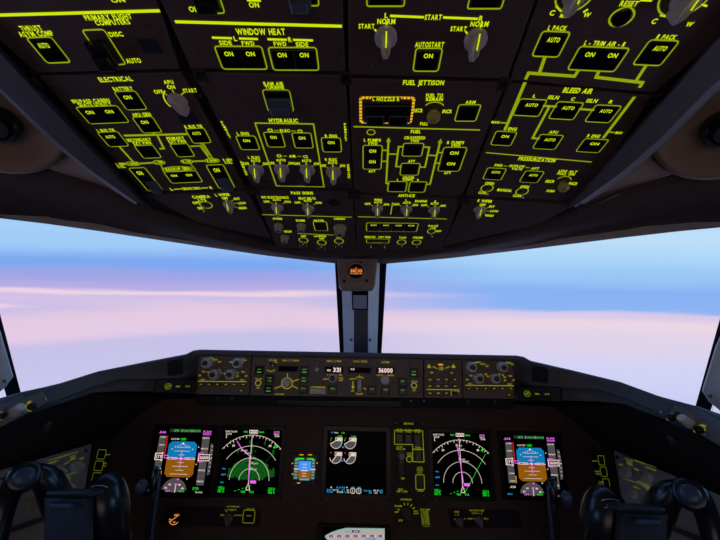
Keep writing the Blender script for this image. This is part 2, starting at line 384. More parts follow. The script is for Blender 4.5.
t.txt('L', 171.5, 189, 2.5, 2.6); t.ln([(174, 189), (182, 188.7)], .9, LEG); t.txt('DRIVE DISC', 191.5, 188.3, 18, 2.4); t.ln([(201, 187.9), (208, 187.6)], .9, LEG); t.txt('R', 211, 187.4, 2.5, 2.6)
t.screw(52, 84); t.screw(200, 96); t.done()
t = Panel('wiper_panel', OL, [(146, 195), (247, 191.8), (271, 238), (258, 236), (196, 222)], 'small overhead panel with the left wiper knob and a toggle in an oval ring')
t.txt('CAMERA', 201, 196.6, 18, 2.6); t.txt('LTS', 202, 199.8, 8, 2.6); t.txt('OFF', 196, 202.6, 7, 2.4); t.txt('ON', 200, 208, 5, 2.4); t.oval(206, 204.8, 6, 3.4, 1); t.tog(205, 205, 1.9)
t.txt('L WIPER', 222.5, 194.6, 15, 2.6); t.txt('OFF', 225, 198, 6, 2.4); t.txt('INT', 237, 198.6, 6, 2.2); t.txt('LOW', 242, 203, 8, 2.2); t.txt('HIGH', 242.5, 207.8, 8, 2.2)
t.ln([(231, 201), (234, 199.5)], .8); t.ln([(233, 203.5), (237, 203)], .8); t.ln([(233, 206), (237, 207.5)], .8); t.sel(229, 204, 6, .1); t.done()

# ---- left inner column
t = Panel('window_heat_panel', CEN, [(155, -12), (342, -12), (345.2, 72), (191, 68.5)], 'overhead panel with two pairs of window heat switches under a long yellow line')
t.ln([(175, 21.5), (342, 26)], 3, LEG); t.txt('WINDOW HEAT', 260.5, 31.5, 49, 6)
for a, b in (((212, 37.4), (232, 38)), ((239, 38.2), (258, 38.8)), ((267.5, 39), (287, 39.5)), ((293, 39.6), (313, 40.2))): t.ln([a, b], 2.2, LEG)
t.txt('L', 235.3, 38.4, 3, 4.5); t.txt('R', 290, 39.4, 3.6, 4.5)
for s_, x, y in (('SIDE', 225.5, 42.6), ('FWD', 248, 43), ('FWD', 280, 43.6), ('SIDE', 302, 44.2)): t.txt(s_, x, y, 12.5, 4.2)
t.sw(214.2, 46, 267.5, 69, ('ON', 'ON'), w=1.9, lh=.21); t.sw(268, 47.2, 319, 70, ('ON', 'ON'), w=1.9, lh=.21)
t.sw(190, -14, 225, 13, ('',), w=1.9); t.guard(191, -14, 222, 6, .016, BLACK); t.txt('ON', 194, 9, 10, 5); t.txt('ON', 254, 4.6, 10, 5); t.ln([(247, .2), (261, .5)], 2, LEG); t.sw(287, -14, 319, 5.5, ('',), w=1.9); t.guard(288, -14, 312, 4, .018)
t.screw(257, 16); t.screw(196.5, 50.5); t.screw(335, 53); t.done()
t = Panel('hydraulic_panel', CEN, [(193.4, 72.5), (345.3, 76), (352.6, 189), (252.3, 187)], 'overhead panel of pump switches and knobs in a tall yellow outline headed HYDRAULIC')
t.txt('RAM AIR', 273.5, 83.4, 20, 3.3); t.txt('TURBINE', 274.5, 87, 19, 3.2); t.sw(262, 89.5, 294, 111.5, ('',)); t.guard(266, 97, 293, 111, .010)
t.txt('HYDRAULIC', 283.5, 120.4, 29, 3.8); t.ln([(255, 122.8), (313.5, 123.8), (324, 186.6), (276.5, 185.6), (255, 122.8)], 1.2)
t.txt('C1', 270, 130, 5, 2.8); t.ln([(274, 130.2), (279, 130.3)], .9); t.txt('ELEC', 285, 130.5, 10, 2.8); t.ln([(290.5, 130.6), (296, 130.8)], .9); t.txt('C2', 300, 131, 5, 2.8)
t.sw(263.2, 132, 285.5, 146.8, ('ON',)); t.sw(291.6, 132.6, 313.4, 147.8, ('ON',)); t.txt('L ENG', 243, 133.4, 12, 2.8); t.sw(235.5, 135.6, 260, 149.5, ('ON',)); t.txt('R ENG', 331, 135.8, 12, 2.8); t.sw(321, 137.4, 341.6, 151.8, ('ON',))
t.vtxt('PRIMARY', 222, 122, 230, 137, 2.2, 1.9); t.vtxt('PRIMARY', 345, 124, 346, 140, 2.2, 1.9); t.vtxt('DEMAND', 241.5, 162, 246.5, 174, 2.2, 1.8); t.vtxt('DEMAND', 348.2, 165, 349, 177, 2.2, 1.8)
t.txt('C1', 279, 155.6, 4.5, 2.4); t.ln([(283, 155.8), (287, 155.9)], .8); t.txt('AIR', 292.5, 156, 7, 2.4); t.ln([(297.5, 156.1), (301.5, 156.2)], .8); t.txt('C2', 305.5, 156.5, 4.5, 2.4)
for cx, cy, lb in ((256.5, 169.5, 'L ELEC'), (282, 169, ''), (307.5, 169.5, ''), (333.5, 171.5, 'R ELEC')):
    if lb: t.txt(lb, cx-2.5, cy-12.2, 12, 2.4)
    t.txt('AUTO', cx-1, cy-9, 9.5, 2.4); t.txt('OFF', cx-10.5, cy-6, 6, 2.3); t.txt('ON', cx+9, cy-6, 5, 2.3); t.ln([(cx-8, cy-5), (cx-5.5, cy-3.5)], .8); t.ln([(cx+7, cy-5), (cx+5.2, cy-3.5)], .8)
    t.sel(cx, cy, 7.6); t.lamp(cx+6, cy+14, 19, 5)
t.screw(230, 92); t.screw(326, 93); t.done()
t = Panel('cabin_signs_panel', CEN, [(253.6, 190.2), (352.8, 192.3), (356.4, 250.5), (277, 248)], 'small overhead panel with two passenger sign knobs above four cream dimmer knobs')
t.txt('PASS SIGNS', 302, 192.8, 22, 2.6); t.txt('NO ELECTRONICS', 275, 197.2, 27, 2.2); t.txt('SEAT BELTS', 307, 198.2, 17, 2.2)
for cx, cy in ((277.5, 207), (308.5, 208)):
    t.txt('AUTO', cx-1, cy-7.4, 8, 2); t.txt('OFF', cx-11, cy-5.6, 6, 1.9); t.txt('ON', cx+10, cy-5.4, 6, 1.9); t.ln([(cx-7.5, cy-5), (cx-5, cy-3.6)], .7); t.ln([(cx+7, cy-4.6), (cx+5, cy-3.4)], .7); t.sel(cx, cy, 6)
t.ln([(262, 214.4), (352, 217)], 1.0); b = MB(t); b.lathe(CEN.uv(334, 203), [(.011, 0), (.011, .0008), (.009, .0012)], BLACK, 20); b.build('speaker_grille')
t.txt('STORM', 277.5, 218.6, 9, 1.9); t.pot(279, 225.5, 4.2); t.txt('CIRCUIT', 288, 231.4, 8, 1.9); t.pot(285, 237, 3.9); t.txt('DOME', 300.5, 220.4, 9, 1.9); t.pot(301.5, 225.5, 4.2)
t.txt('MASTER', 319, 220.4, 10, 1.7); t.sw(313, 221.4, 328, 230.5, ('',), w=1); t.txt('OVERHEAD', 339.5, 218.6, 11, 1.8); t.pot(340, 227.5, 5.8)
t.ln([(297.5, 233.4), (333.5, 234.8)], .9); t.txt('LANDING', 320, 236, 12, 1.6)
for cx, cy in ((303.5, 240), (321.8, 242.4), (339, 241)): t.oval(cx, cy, 4.4, 2.4, .9); t.txt('OFF', cx, cy-4, 5, 1.6); t.tog(cx, cy, 1.2); t.tog(cx-3.2, cy+3.2, .9); t.tog(cx+3.2, cy+3.2, .9)
t.done()

# ---- right inner column
t = Panel('engine_start_panel', CEN, [(348.4, -12), (539.5, -12), (507, 79), (348.9, 75)], 'overhead panel with two grey engine start knobs either side of an autostart switch')
t.sw(367, -14, 404, 6, ('',), w=2); t.sw(472, -12, 501, 8.5, ('',), w=2)
t.txt('L', 386.2, 15.2, 3.2, 5); t.ln([(390, 15.6), (424, 17)], 2.4, LEG); t.txt('START', 433.3, 17, 17, 5); t.ln([(443, 17.2), (478, 18.6)], 2.4, LEG); t.txt('R', 481, 18.2, 4, 5)
t.txt('NORM', 386.3, 21.2, 18, 5); t.txt('NORM', 479.5, 23.8, 18, 5); t.txt('START', 366.5, 26, 16, 4.6); t.txt('START', 458.5, 28.6, 16, 4.6); t.ln([(374.5, 29), (378.5, 33)], 1.8, LEG); t.ln([(465.5, 31), (468.5, 35)], 1.8, LEG)
t.sel(385.8, 37, 12); t.sel(475.5, 39.5, 12, -.12); t.txt('AUTOSTART', 429.5, 44.4, 29, 4.8); t.sw(416, 48, 438, 71, ('ON',), w=1.9, lh=.21)
t.screw(372, 66); t.screw(482, 68.5); t.done()
t = Panel('fuel_panel', CEN, [(349, 79), (505.8, 83), (462, 196.5), (353.8, 192.5)], 'overhead fuel panel with a red and yellow striped nozzle switch box and arrowed pump lines')
t.txt('FUEL JETTISON', 423.5, 82.4, 41, 4.6)
r = CEN.rect(360.5, 97.5, 410.5, 122.5); per = []; nn = 44; w_ = r[2]-r[0]; h_ = r[3]-r[1]
def onper(f):
    f = (f % 1)*2*(w_+h_)
    if f < w_: return (r[0]+f, r[3])
    f -= w_
    if f < h_: return (r[2], r[3]-f)
    f -= h_
    if f < w_: return (r[2]-f, r[1])
    return (r[0], r[1]+f-w_)
t.mk.ring(r, 2.6*CEN.sx(386, 110), .0005, HAZY, .003)
for i in range(nn): t.mk.line([onper(i/nn), onper(i/nn+.42/nn)], 2.4*CEN.sx(386, 110), .0008, HAZR)
t.mk.box(CEN.rect(371, 97, 401, 100), .0004, .0012, BROWN); t.txt('L NOZZLE R', 386, 98.4, 27, 3.4, H=.0016)
t.guard(364, 103, 386, 120, .011, BLACK); t.guard(387, 103, 409.5, 120, .011, BLACK)
t.txt('FUEL TO', 434.5, 95.2, 17, 3.4); t.txt('REMAIN', 434.5, 99, 17, 3.4); t.txt('DECR', 417.8, 110.3, 10, 3.4); t.txt('INCR', 447.2, 111.2, 9.5, 3.4); t.oval(433.5, 110, 11, 8, 1.2, None, 35, 145); t.ball(433, 111, 6.8); t.txt('PULL', 424, 123.6, 8, 3)
t.txt('ARM', 470.5, 102, 10, 3); t.sw(459, 104.4, 475.5, 121, ('',), w=1.5); t.ln([(353.5, 126.4), (480, 129.8)], 1.5); t.txt('FUEL', 415.8, 131.4, 10, 3.2); t.oval(371, 132, 4, 2.6, 1)
t.txt('L PUMPS', 372.3, 140, 17, 2.8); t.txt('FWD', 373, 143.2, 9, 2.6); t.sw(363, 145, 381, 169, (['ON', 'ON'],), lh=.13, ly=.84); t.txt('AFT', 372, 171, 7, 2.4)
t.txt('CROSSFEED', 414.7, 137.6, 21, 2.8); t.txt('FWD', 415, 140.8, 8, 2.6); t.sw(403.6, 143, 421.5, 156, ('',)); t.txt('AFT', 411.5, 161, 7, 2.4); t.sw(401.4, 163, 418, 175, ('',))
t.txt('R PUMPS', 455.5, 142.4, 17, 2.8); t.txt('FWD', 456, 145.4, 9, 2.6); t.sw(443.8, 147, 459, 171, (['ON', 'ON'],), lh=.13, ly=.84); t.txt('AFT', 447.5, 172.6, 7, 2.4)
t.ln([(386.2, 183.5), (388.5, 140)], 2); t.ln([(386.6, 141.5), (388.6, 138.2), (390.4, 141.5)], 1.2); t.ln([(430, 184), (440, 142)], 2); t.ln([(438, 142.6), (440.6, 139.6), (441.8, 143)], 1.2)
t.ln([(382, 150), (388, 150.2)], 1.7); t.ln([(381.6, 161), (387.4, 161.2)], 1.7); t.ln([(388, 153.8), (397.5, 154)], 1.7); t.ln([(403, 146.5), (398.6, 146.5), (396, 166.3), (401, 166.5)], 1.7)
t.ln([(423, 146.8), (429.3, 147), (425, 167), (420, 166.8)], 1.7); t.ln([(428, 155), (437.5, 155.4)], 1.7); t.ln([(436.5, 152.2), (443, 152.5)], 1.7); t.ln([(434.5, 162.8), (440.5, 163)], 1.7)
t.txt('CENTER', 408.5, 177.4, 12, 2.2); t.txt('L   PUMPS   R', 408, 179.6, 22, 1.9); t.sw(388.4, 181.2, 405.6, 191.5, ('',)); t.sw(410, 181.5, 424.5, 192, ('',)); t.ln([(386, 183.4), (389.5, 183.6)], 1.6); t.ln([(426, 184), (430.4, 184.2)], 1.6)
t.screw(438, 90, 1.6); t.done()
t = Panel('anti_ice_panel', CEN, [(354, 195), (461, 199), (441.5, 250), (357.6, 250.5)], 'small overhead panel of three anti-ice knobs above a row of dark switches and little toggles')
t.txt('ANTI-ICE', 406.5, 195.4, 16.5, 2.6); t.txt('WING', 378, 199.6, 8, 2); t.txt('ENGINE', 421, 201, 12, 2); t.txt('L', 406.5, 200.2, 1.8, 1.9); t.txt('R', 435.4, 201.4, 2, 1.9)
for cx, cy in ((377.5, 208.5), (406.3, 209), (434, 209.8)):
    t.txt('AUTO', cx+.5, cy-6.4, 8, 2); t.txt('OFF', cx-10, cy-4.8, 6, 1.9); t.txt('ON', cx+9, cy-4.2, 5, 1.9); t.ln([(cx-7, cy-4), (cx-5, cy-2.8)], .7); t.ln([(cx+6.6, cy-3.8), (cx+4.8, cy-2.6)], .7); t.sel(cx, cy, 5.8)
t.ln([(392.6, 202.2), (390.6, 214.4)], 1); t.ln([(358, 216.5), (447, 218.8)], 1.0)
t.sw(366.5, 222.6, 416.5, 231.5, ('BCN', 'NAV', 'LOGO', 'WING'), w=1, lh=.16, ly=.88)
t.txt('WAI ICE', 433, 225.8, 10, 1.7); t.txt('LTS', 433, 228, 5, 1.7); t.oval(431.5, 231, 4, 2.4, .9); t.tog(431.5, 232, 1.3); t.txt('OFF', 438.6, 231, 5, 1.6)
t.txt('INDICATOR', 370, 236.8, 11, 1.7); t.txt('RWY TURN', 384.5, 237, 12, 1.7); t.fr(366.5, 238.6, 388.8, 242.8, .9); t.tog(371, 241.5, 1.5); t.tog(384.6, 241.8, 1.5)
t.oval(401.5, 242, 4.3, 2.3, .9); t.tog(401.6, 242.4, 1.1); t.txt('TAXI', 402.5, 237.4, 7, 1.7); t.oval(416.5, 242.2, 4.3, 2.3, .9); t.tog(416.6, 242.6, 1.2); t.txt('STROBE', 417.8, 237.5, 10, 1.7); t.done()

# ---- right outer column
t = Panel('air_conditioning_panel', OR, [(543, -12), (790, -12), (748, 15), (654, 93), (510, 80)], 'overhead panel at top right with pack switches joined by thick yellow ducts')
t.txt('RESET', 629, 3.4, 18, 5.4); t.oval(621.5, 17, 11.5, 9.5, 2); b = MB(t); b.lathe(OR.uv(621.5, 17), [(.0085, 0), (.0085, .002), (.007, .003)], SWITCH, 20); b.build('reset_button'); t.ln([(640, 0), (652, .5)], 2, LEG)
t.oval(576, -8, 19, 21, 2, None, 190, 360); t.txt('C', 552.2, 12.6, 5, 5); t.txt('W', 587, 14.6, 7, 4.5); t.txt('MAN', 565, 15.6, 10, 4); t.ln([(556, 6), (561, 11)], 2, LEG); t.ln([(588, 9), (583, 12)], 2, LEG); t.sel(576, -7, 15, -.3)
t.oval(685, -3, 24, 21, 2, None, 185, 355); t.txt('C', 654.3, 21, 5, 5); t.txt('W', 689.5, 24, 7, 4.5); t.ln([(660, 15), (666, 16)], 2, LEG); t.ln([(701, 4), (707, 6)], 2, LEG); t.sel(687, -2, 17, -.5)
t.txt('L PACK', 557.5, 27.8, 19, 4.6); t.sw(542.6, 30.8, 558, 57, ('AUTO',), w=2); t.txt('L - TRIM AIR - R', 605, 43.4, 42, 4.6); t.sw(580, 46, 614, 71.5, ('ON', 'ON'), w=2); t.txt('R PACK', 666.5, 36.8, 20, 4.6); t.sw(650, 39.5, 660, 65.5, ('AUTO',), w=2)
t.ln([(545, 56.5), (539.2, 73)], 3.4); t.ln([(525.5, 79.3), (528.5, 72.8), (574.5, 76), (578, 70.5)], 3.4); t.ln([(598.5, 71.5), (596, 77), (642.5, 82.4), (639.3, 87.5)], 3.4); t.ln([(646, 65), (636, 80.5)], 3.4)
t.screw(612, 35); t.screw(524, 52); t.screw(672, 62); t.done()
t = Panel('bleed_air_panel', OR, [(508.8, 83.5), (652, 96.3), (583, 202), (465.5, 196)], 'overhead panel with bleed air and pressurization switches on slanted yellow duct lines')
t.txt('BLEED AIR', 578, 90.4, 30, 5); t.ln([(525, 82), (504.8, 130)], 3); t.ln([(634.5, 96.5), (603, 138)], 3); t.txt('MAN', 495.5, 122, 8, 2.4); t.ln([(500.5, 122.4), (507, 122.8)], 1.6); t.txt('MAN', 618.6, 132.6, 7, 2.4); t.ln([(607, 131.4), (614, 132.2)], 1.6)
t.txt('L', 534.5, 95.8, 3, 3.2); t.txt('C', 573, 98.8, 3.6, 3.2); t.txt('R', 611, 101.6, 3.8, 3.2); t.txt('ISLN', 553.5, 97.2, 11, 3.6); t.txt('ISLN', 592, 100.6, 11, 3.6)
t.ln([(541, 105.4), (557, 106.4)], 2.4); t.ln([(577, 108.6), (596, 110)], 2.4); t.ln([(549.5, 106), (532.5, 137.8), (541, 138.8)], 2.4)
t.sw(520.2, 98.4, 538.4, 116.3, ('AUTO',), w=1.5); t.sw(557.8, 101.3, 573, 119.6, ('AUTO',), w=1.5); t.sw(596, 104.5, 609, 122.6, ('AUTO',), w=1.5)
t.txt('L ENG', 510.5, 128.7, 13, 3); t.sw(496.2, 130.8, 510.5, 145.6, ('ON',)); t.txt('APU', 553.5, 132, 9, 2.8); t.sw(540.5, 134, 554.6, 149.4, ('AUTO',)); t.txt('R ENG', 593.5, 135.8, 13, 3); t.sw(585, 138.3, 598.6, 152.5, ('ON',))
t.ln([(486, 152.4), (591.5, 161.8)], 1.3); t.txt('PRESSURIZATION', 537, 159.4, 38, 3.4)
t.txt('FWD', 498.5, 165.2, 8, 2.4); t.ln([(503.5, 165.7), (507.5, 166)], .9); t.txt('OUTFLOW', 517, 166, 16, 2.3); t.txt('VALVE', 517, 168.6, 11, 2.3); t.ln([(525.5, 167.3), (529.5, 167.6)], .9); t.txt('AFT', 535, 168.3, 8, 2.4)
t.sw(487.8, 167.4, 500.8, 179.8, ('AUTO',), w=1.1); t.sw(525.8, 170.4, 537, 182.7, ('AUTO',), w=1.1)
t.oval(487, 188, 6, 3.8, 1.1); t.oval(522, 191.2, 6, 3.8, 1.1); t.tog(487, 188, 1.9); t.tog(522, 191.2, 1.9); t.txt('OPEN', 489.6, 183.2, 9, 2.4); t.txt('CLOSE', 482.8, 192.6, 9, 2.2); t.txt('OPEN', 524.6, 186.6, 9, 2.4); t.txt('CLOSE', 517.4, 195.6, 9, 2.2); t.txt('MANUAL', 504.6, 190, 15, 2.6)
t.txt('LDG ALT', 568, 171.2, 19, 2.2); t.txt('PULL ON', 566, 173.8, 18, 2.2); t.txt('DECR', 550, 181.2, 9, 2.6); t.txt('INCR', 573, 183.4, 9, 2.6); t.txt('PUSH', 550.5, 190.8, 8, 2.2); t.oval(562, 182, 8, 6, 1, None, 30, 150); t.ball(562.5, 182, 5.6)
t.screw(518, 150, 1.3); t.done()
t = Panel('wiper_panel', OR, [(465, 199.5), (576, 204.5), (540, 224), (444.5, 246), (443, 246)], 'small overhead panel holding the right wiper knob alone')
t.txt('R WIPER', 485, 199.2+1.6, 15, 2.6); t.txt('OFF', 482.6, 204.6, 6, 2.3); t.txt('INT', 491.8, 206.4, 5.5, 2.1); t.txt('LOW', 494.4, 211, 8, 2.1); t.txt('HIGH', 489.4, 215.4, 8, 2.1)
t.ln([(485.5, 208.4), (488.6, 207.2)], .8); t.ln([(486, 210.8), (490, 211)], .8); t.ln([(484.5, 213.4), (486.5, 214.6)], .8); t.sel(479.5, 209.5, 6, -.1); t.done()
# ------------------------------------------------------------------ overhead housing, rails, header
def slab(pl, poly, h0, h1, mt, name, par=None, inset=.002):
    b = MB(); b.prism([pl.uv(*p) for p in poly], h0, h1, mt, inset); o = b.build(name, par); o.matrix_world = pl.matrix(); return o
o = struct(slab(CEN, [(140, -40), (541, -40), (438, 253), (275, 251)], -.05, -.0125, GAP, 'trim_1'))
struct(slab(OL, [(-140, -40), (154, -40), (279, 251), (255, 243), (150, 214), (-10, 50)], -.05, -.0125, GAP, 'trim_2'))
struct(slab(OR, [(537, -40), (800, -40), (741, 18), (575, 214), (500, 240), (440, 252)], -.05, -.0125, GAP, 'trim_3'))
for pl, px, py in ((CEN, 200, 75), (CEN, 346, 78), (CEN, 504, 84), (OL, 33, 83), (OR, 652, 100), (CEN, 253, 190), (CEN, 354, 194), (OL, 145, 198), (OR, 574, 210), (CEN, 464, 199)):
    t = Thing('panel_latch', pl, px, py, 'black quarter turn latch in the gap where overhead panels meet', 'latch', 'latches between the overhead panels')
    k = pl.sx(px, py); b = MB(t); c = pl.uv(px, py); b.box((c[0]-6*k, c[1]-7*k, c[0]+6*k, c[1]+7*k), -.012, .0015, GAP, .001); b.lathe(c, [(3.4*k, .0015), (3.2*k, .003), (1.5*k, .003)], BLACK, 12); b.build('latch_body')
# side rails either side of the overhead panels
def loft(name, rows, mt, parent=None, smooth=False, solid=0, mats=None, rmat=None):
    n = len(rows[0]); vs = [p for r in rows for p in r]; fs = []; mi = []
    for i in range(len(rows)-1):
        for j in range(n-1): fs.append((i*n+j, i*n+j+1, (i+1)*n+j+1, (i+1)*n+j)); mi.append(rmat[i] if rmat else 0)
    return wmesh(name, vs, fs, mt, parent, smooth, solid, mats=mats, mi=mi if rmat else None)
def onp(pl, px, py, h=0): return pl.pt(*pl.uv(px, py, h), h)
A = [(-70, -20), (-4, 46), (33, 86), (67, 122), (110, 168), (146, 204)]; B = [(-120, -5), (-45, 52), (0, 88), (53, 139), (90, 170), (137, 203)]
rowsL = [[onp(OL, x+6, y-4, -.02) for x, y in A], [onp(OL, x, y, .004) for x, y in A], [onp(OL, x-2, y+1, .012) for x, y in A], [onp(OL, x, y, .012) for x, y in B], [onp(OL, x-2, y+3, -.03) for x, y in B]]
struct(loft('trim_4', rowsL, RAIL))
struct(loft('trim_5', [[mirror(p)+Vector((-.006, 0, .002)) for p in r] for r in rowsL], RAIL))
# header lining between the windscreen and the overhead panels
TOPW = [(-45, 210, .66), (0, 217, .70), (50, 223, .745), (100, 230, .79), (200, 245, .87), (270, 255, .92), (336, 262.5, .955)]
W = [at(*p) for p in TOPW]; Wm = [mirror(p) for p in W][::-1]; WT = W+[Vector((CX, W[-1].y, W[-1].z))]+Wm
IN = [(-80, 140, .52), (0, 153, .55), (48, 170, .58), (97, 187, .60)]
I = [at(*p) for p in IN]+[onp(OL, 150, 212, -.004), onp(OL, 235, 240, -.004), onp(CEN, 285, 252, -.004)]; IT = I+[Vector((CX, I[-1].y, I[-1].z+.002))]+[mirror(p) for p in I][::-1]
up = Vector((0, 0, 1))
mid = [a*.55+b*.45+up*(-.001) for a, b in zip(WT, IT)]
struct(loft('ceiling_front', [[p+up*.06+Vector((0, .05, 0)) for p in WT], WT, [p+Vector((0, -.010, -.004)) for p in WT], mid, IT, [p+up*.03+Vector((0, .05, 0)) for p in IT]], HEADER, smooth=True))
# lining beside the rails, with a round recess for the reading light
for sgn in (0, 1):
    T = mirror if sgn else (lambda p: Vector(p))
    J = [(-140, 60, .40), (-60, 66, .43), (20, 112, .50), (75, 160, .56), (150, 216, .64)]
    Jp = [T(at(*p)+up*.02) for p in J]; K = [T(at(*p)+up*.004) for p in [(-140, 130, .49), (-60, 143, .53), (0, 153, .55), (60, 175, .585), (150, 214, .64)]]
    md = [(a+b)/2+up*.012 for a, b in zip(Jp, K)]
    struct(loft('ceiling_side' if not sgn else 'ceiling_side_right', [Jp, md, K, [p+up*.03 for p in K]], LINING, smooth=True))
    c = at(-2, 124, .495); c = T(c)
    t = empty('reading_light', c, ('dark ball reading light in a tan ring recess beside the left overhead rail' if not sgn else 'dark ball reading light in a tan ring recess beside the right overhead rail'), 'light', 'reading lights')
    ax = nrm(EYE-c+Vector((0, -.1, -.5)));
    m = ax.to_track_quat('Z', 'Y').to_matrix().to_4x4(); m.translation = c
    def lathe3(prof, mt, name, n=32):
        b = MB(); b.lathe((0, 0), prof, mt, n); o = b.build(name, None, True); o.matrix_world = m; o.parent = t; o.matrix_parent_inverse = t.matrix_world.inverted(); return o
    lathe3([(.086, -.012), (.086, -.004), (.080, .002), (.073, .002), (.062, -.014), (.045, -.02), (.02, -.022)], LINING, 'recess_ring')
    lathe3([(.018, -.022), (.024, -.014), (.026, .0), (.025, .010), (.019, .020), (.015, .021)], BLACK, 'lamp_housing')
    lathe3([(.015, .020), (.012, .0225), (.003, .024)], GUARD, 'lamp_lens', 20)
# ------------------------------------------------------------------ windows
def pane_mat():
    m = bpy.data.materials.new('window_glass'); m.use_nodes = True; nt = m.node_tree; nt.nodes.clear()
    out = nt.nodes.new('ShaderNodeOutputMaterial'); tr = nt.nodes.new('ShaderNodeBsdfTransparent'); gl = nt.nodes.new('ShaderNodeBsdfGlossy'); mx = nt.nodes.new('ShaderNodeMixShader'); fr = nt.nodes.new('ShaderNodeFresnel')
    tr.inputs['Color'].default_value = (.985, .99, .99, 1); gl.inputs['Roughness'].default_value = .02; fr.inputs['IOR'].default_value = 1.15
    nt.links.new(fr.outputs[0], mx.inputs[0]); nt.links.new(tr.outputs[0], mx.inputs[1]); nt.links.new(gl.outputs[0], mx.inputs[2]); nt.links.new(mx.outputs[0], out.inputs[0]); return m
GLASS = pane_mat()
wa = at(338, 262, .965); wb = at(344, 357, 1.22); wc = at(14, 399, .86); wd = at(-30, 212, .665)
# side window corners (aft of the post)
SILL = .26; TOPS = .20
def V(x, y, z): return Vector((x, y, z+1.40))
sw_f0 = wc+Vector((-.06, -.10, 0)); sw_f1 = wd+Vector((-.10, -.08, 0))
sa, sb = V(-1.12, .02, TOPS), V(-1.10, .02, -.27)
for sgn, nm in ((0, 'left'), (1, 'right')):
    T = mirror if sgn else (lambda p: Vector(p))
    q = [T(p) for p in (wa, wb, wc, wd)]
    nv = (q[1]-q[0]).cross(q[2]-q[0]).normalized()*.008
    vs, fs = prism3(q, nv); o = struct(wmesh('window_%d' % (1+sgn), vs, fs, GLASS))
    q = [T(p) for p in (sw_f1, sw_f0, sb, sa)]; nv = (q[1]-q[0]).cross(q[2]-q[0]).normalized()*.008
    vs, fs = prism3(q, nv); struct(wmesh('window_%d' % (3+sgn), vs, fs, GLASS))
    # black seal along the outer edge of the windscreen, then the grey post cover
    e0, e1 = at(-31, 200, .655), at(26, 415, .85); f0, f1 = at(-52, 200, .645), at(11, 415, .84)
    PO = Vector((-.019 if sgn else .002, 0, 0)); poly = [T(p)+PO for p in (e0, e1, f1, f0)]
    vs, fs = prism3(poly, nrm(poly[0]+poly[1]-EYE*2)*.03); struct(wmesh('trim_%d' % (6+sgn), vs, fs, SEAL))
    pc = [(-58, 200, .64), (-14, 300, .71), (0, 333, .735), (12.5, 377, .765), (5, 386, .755), (-2, 392, .75), (-60, 440, .66), (-110, 400, .58), (-130, 200, .56)]
    t = empty('post_cover', T(at(-40, 330, .69)), 'pale grey cover plate on the window post at the %s edge of the photo' % nm, 'cover plate', 'window post cover plates')
    poly = [T(at(*p))+PO for p in pc]
    vs, fs = prism3(poly, nrm(poly[2]-EYE)*.02); wmesh('cover_plate', vs, fs, POST, t, bevel=.003)
    for s_ in ((4, 381, .74),):
        b = MB(); b.lathe((0, 0), [(.004, 0), (.004, .002), (.002, .003)], SCREW, 12); o = b.build('screw'); o.location = T(at(*s_))+PO-t.location; o.rotation_euler = (math.radians(90), 0, 0); o.parent = t
# centre post
t = empty('centre_post', at(361, 352, 1.15), 'grey centre post between the two windscreen panes with a dark strip down its middle', 'window post')
def pstrip(name, l, r, mt, thick=.03, par=t, bev=.002):
    n = len(l); vs = [at(*p) for p in l]+[at(*p) for p in r]; fs = [(i, i+1, n+i+1, n+i) for i in range(n-1)]
    poly = l+r[::-1]; v2, f2 = prism3([at(*p) for p in poly], Vector((0, thick, thick*.3))); return wmesh(name, v2, f2, mt, par, bevel=bev)
pstrip('window_seal', [(334.5, 258, .945), (340, 358, 1.20)], [(342.5, 258, .945), (345.5, 358, 1.20)], SEAL)
pstrip('window_seal', [(378.5, 258, .945), (376, 358, 1.20)], [(387, 258, .945), (381.3, 358, 1.20)], SEAL)
pstrip('post_cover', [(340.8, 258, .925), (344, 358, 1.18)], [(354, 258, .875), (354, 358, 1.12)], POST)
pstrip('post_cover', [(368, 258, .875), (368, 358, 1.12)], [(380, 258, .925), (377, 358, 1.18)], POST)
pstrip('dark_strip', [(353.5, 258, .878), (353.5, 358, 1.123)], [(368.5, 258, .878), (368.5, 358, 1.123)], POSTD)
for px in (351, 370):
    b = MB(); b.lathe((0, 0), [(.005, 0), (.005, .003), (.003, .004)], SCREW, 12); o = b.build('screw'); o.location = at(px, 340, 1.075)-t.location; o.rotation_euler = (math.radians(70), 0, 0); o.parent = t
PST = Plane(at(360, 298, .965), RIGHT, at(360, 258, .878)-at(360, 358, 1.123))
t = Thing('light_sensor', PST, 360, 298, 'small blue-grey box with a dark rim on the centre post below the compass', 'sensor')
b = MB(t); b.box(PST.rect(352, 290, 368, 307), 0, .014, SEAL, .0015); b.build('housing'); b = MB(t); b.box(PST.rect(353.3, 292, 366.7, 305.4), .013, .0150, mat('sensor_window', (.50, .56, .68), .35), .0006); b.build('sensor_window')
# compass
CMP = Plane(at(357, 272, .85), RIGHT, Vector((0, .30, 1)))
t = Thing('compass', CMP, 357, 272, 'brown standby compass housing with a glowing orange card, at the top of its post', 'compass')
b = MB(t); P = [CMP.uv(*p) for p in ((336.5, 258), (377.5, 258), (375, 285), (372.5, 288.5), (341.5, 288.5), (338.6, 285))]; b.prism(P, -.02, 0, mat('compass_housing', (.34, .25, .22), .5), .004); b.build('housing')
k = CMP.sx(356, 271); c = CMP.uv(356, 272)
b = MB(t); b.lathe(c, [(11*k, -.001), (11*k, .003), (10*k, .008), (8.4*k, .009), (7.8*k, .006)], mat('compass_bezel', (.30, .24, .21), .4), 28, cap=False); b.build('bezel', smooth=True)
b = MB(t); b.lathe(c, [(8.2*k, -.001), (8.0*k, .005)], BLACK, 24); b.build('glass_bowl')
b = MB(t); r = CMP.rect(350, 268, 362.6, 274.4, .0056)
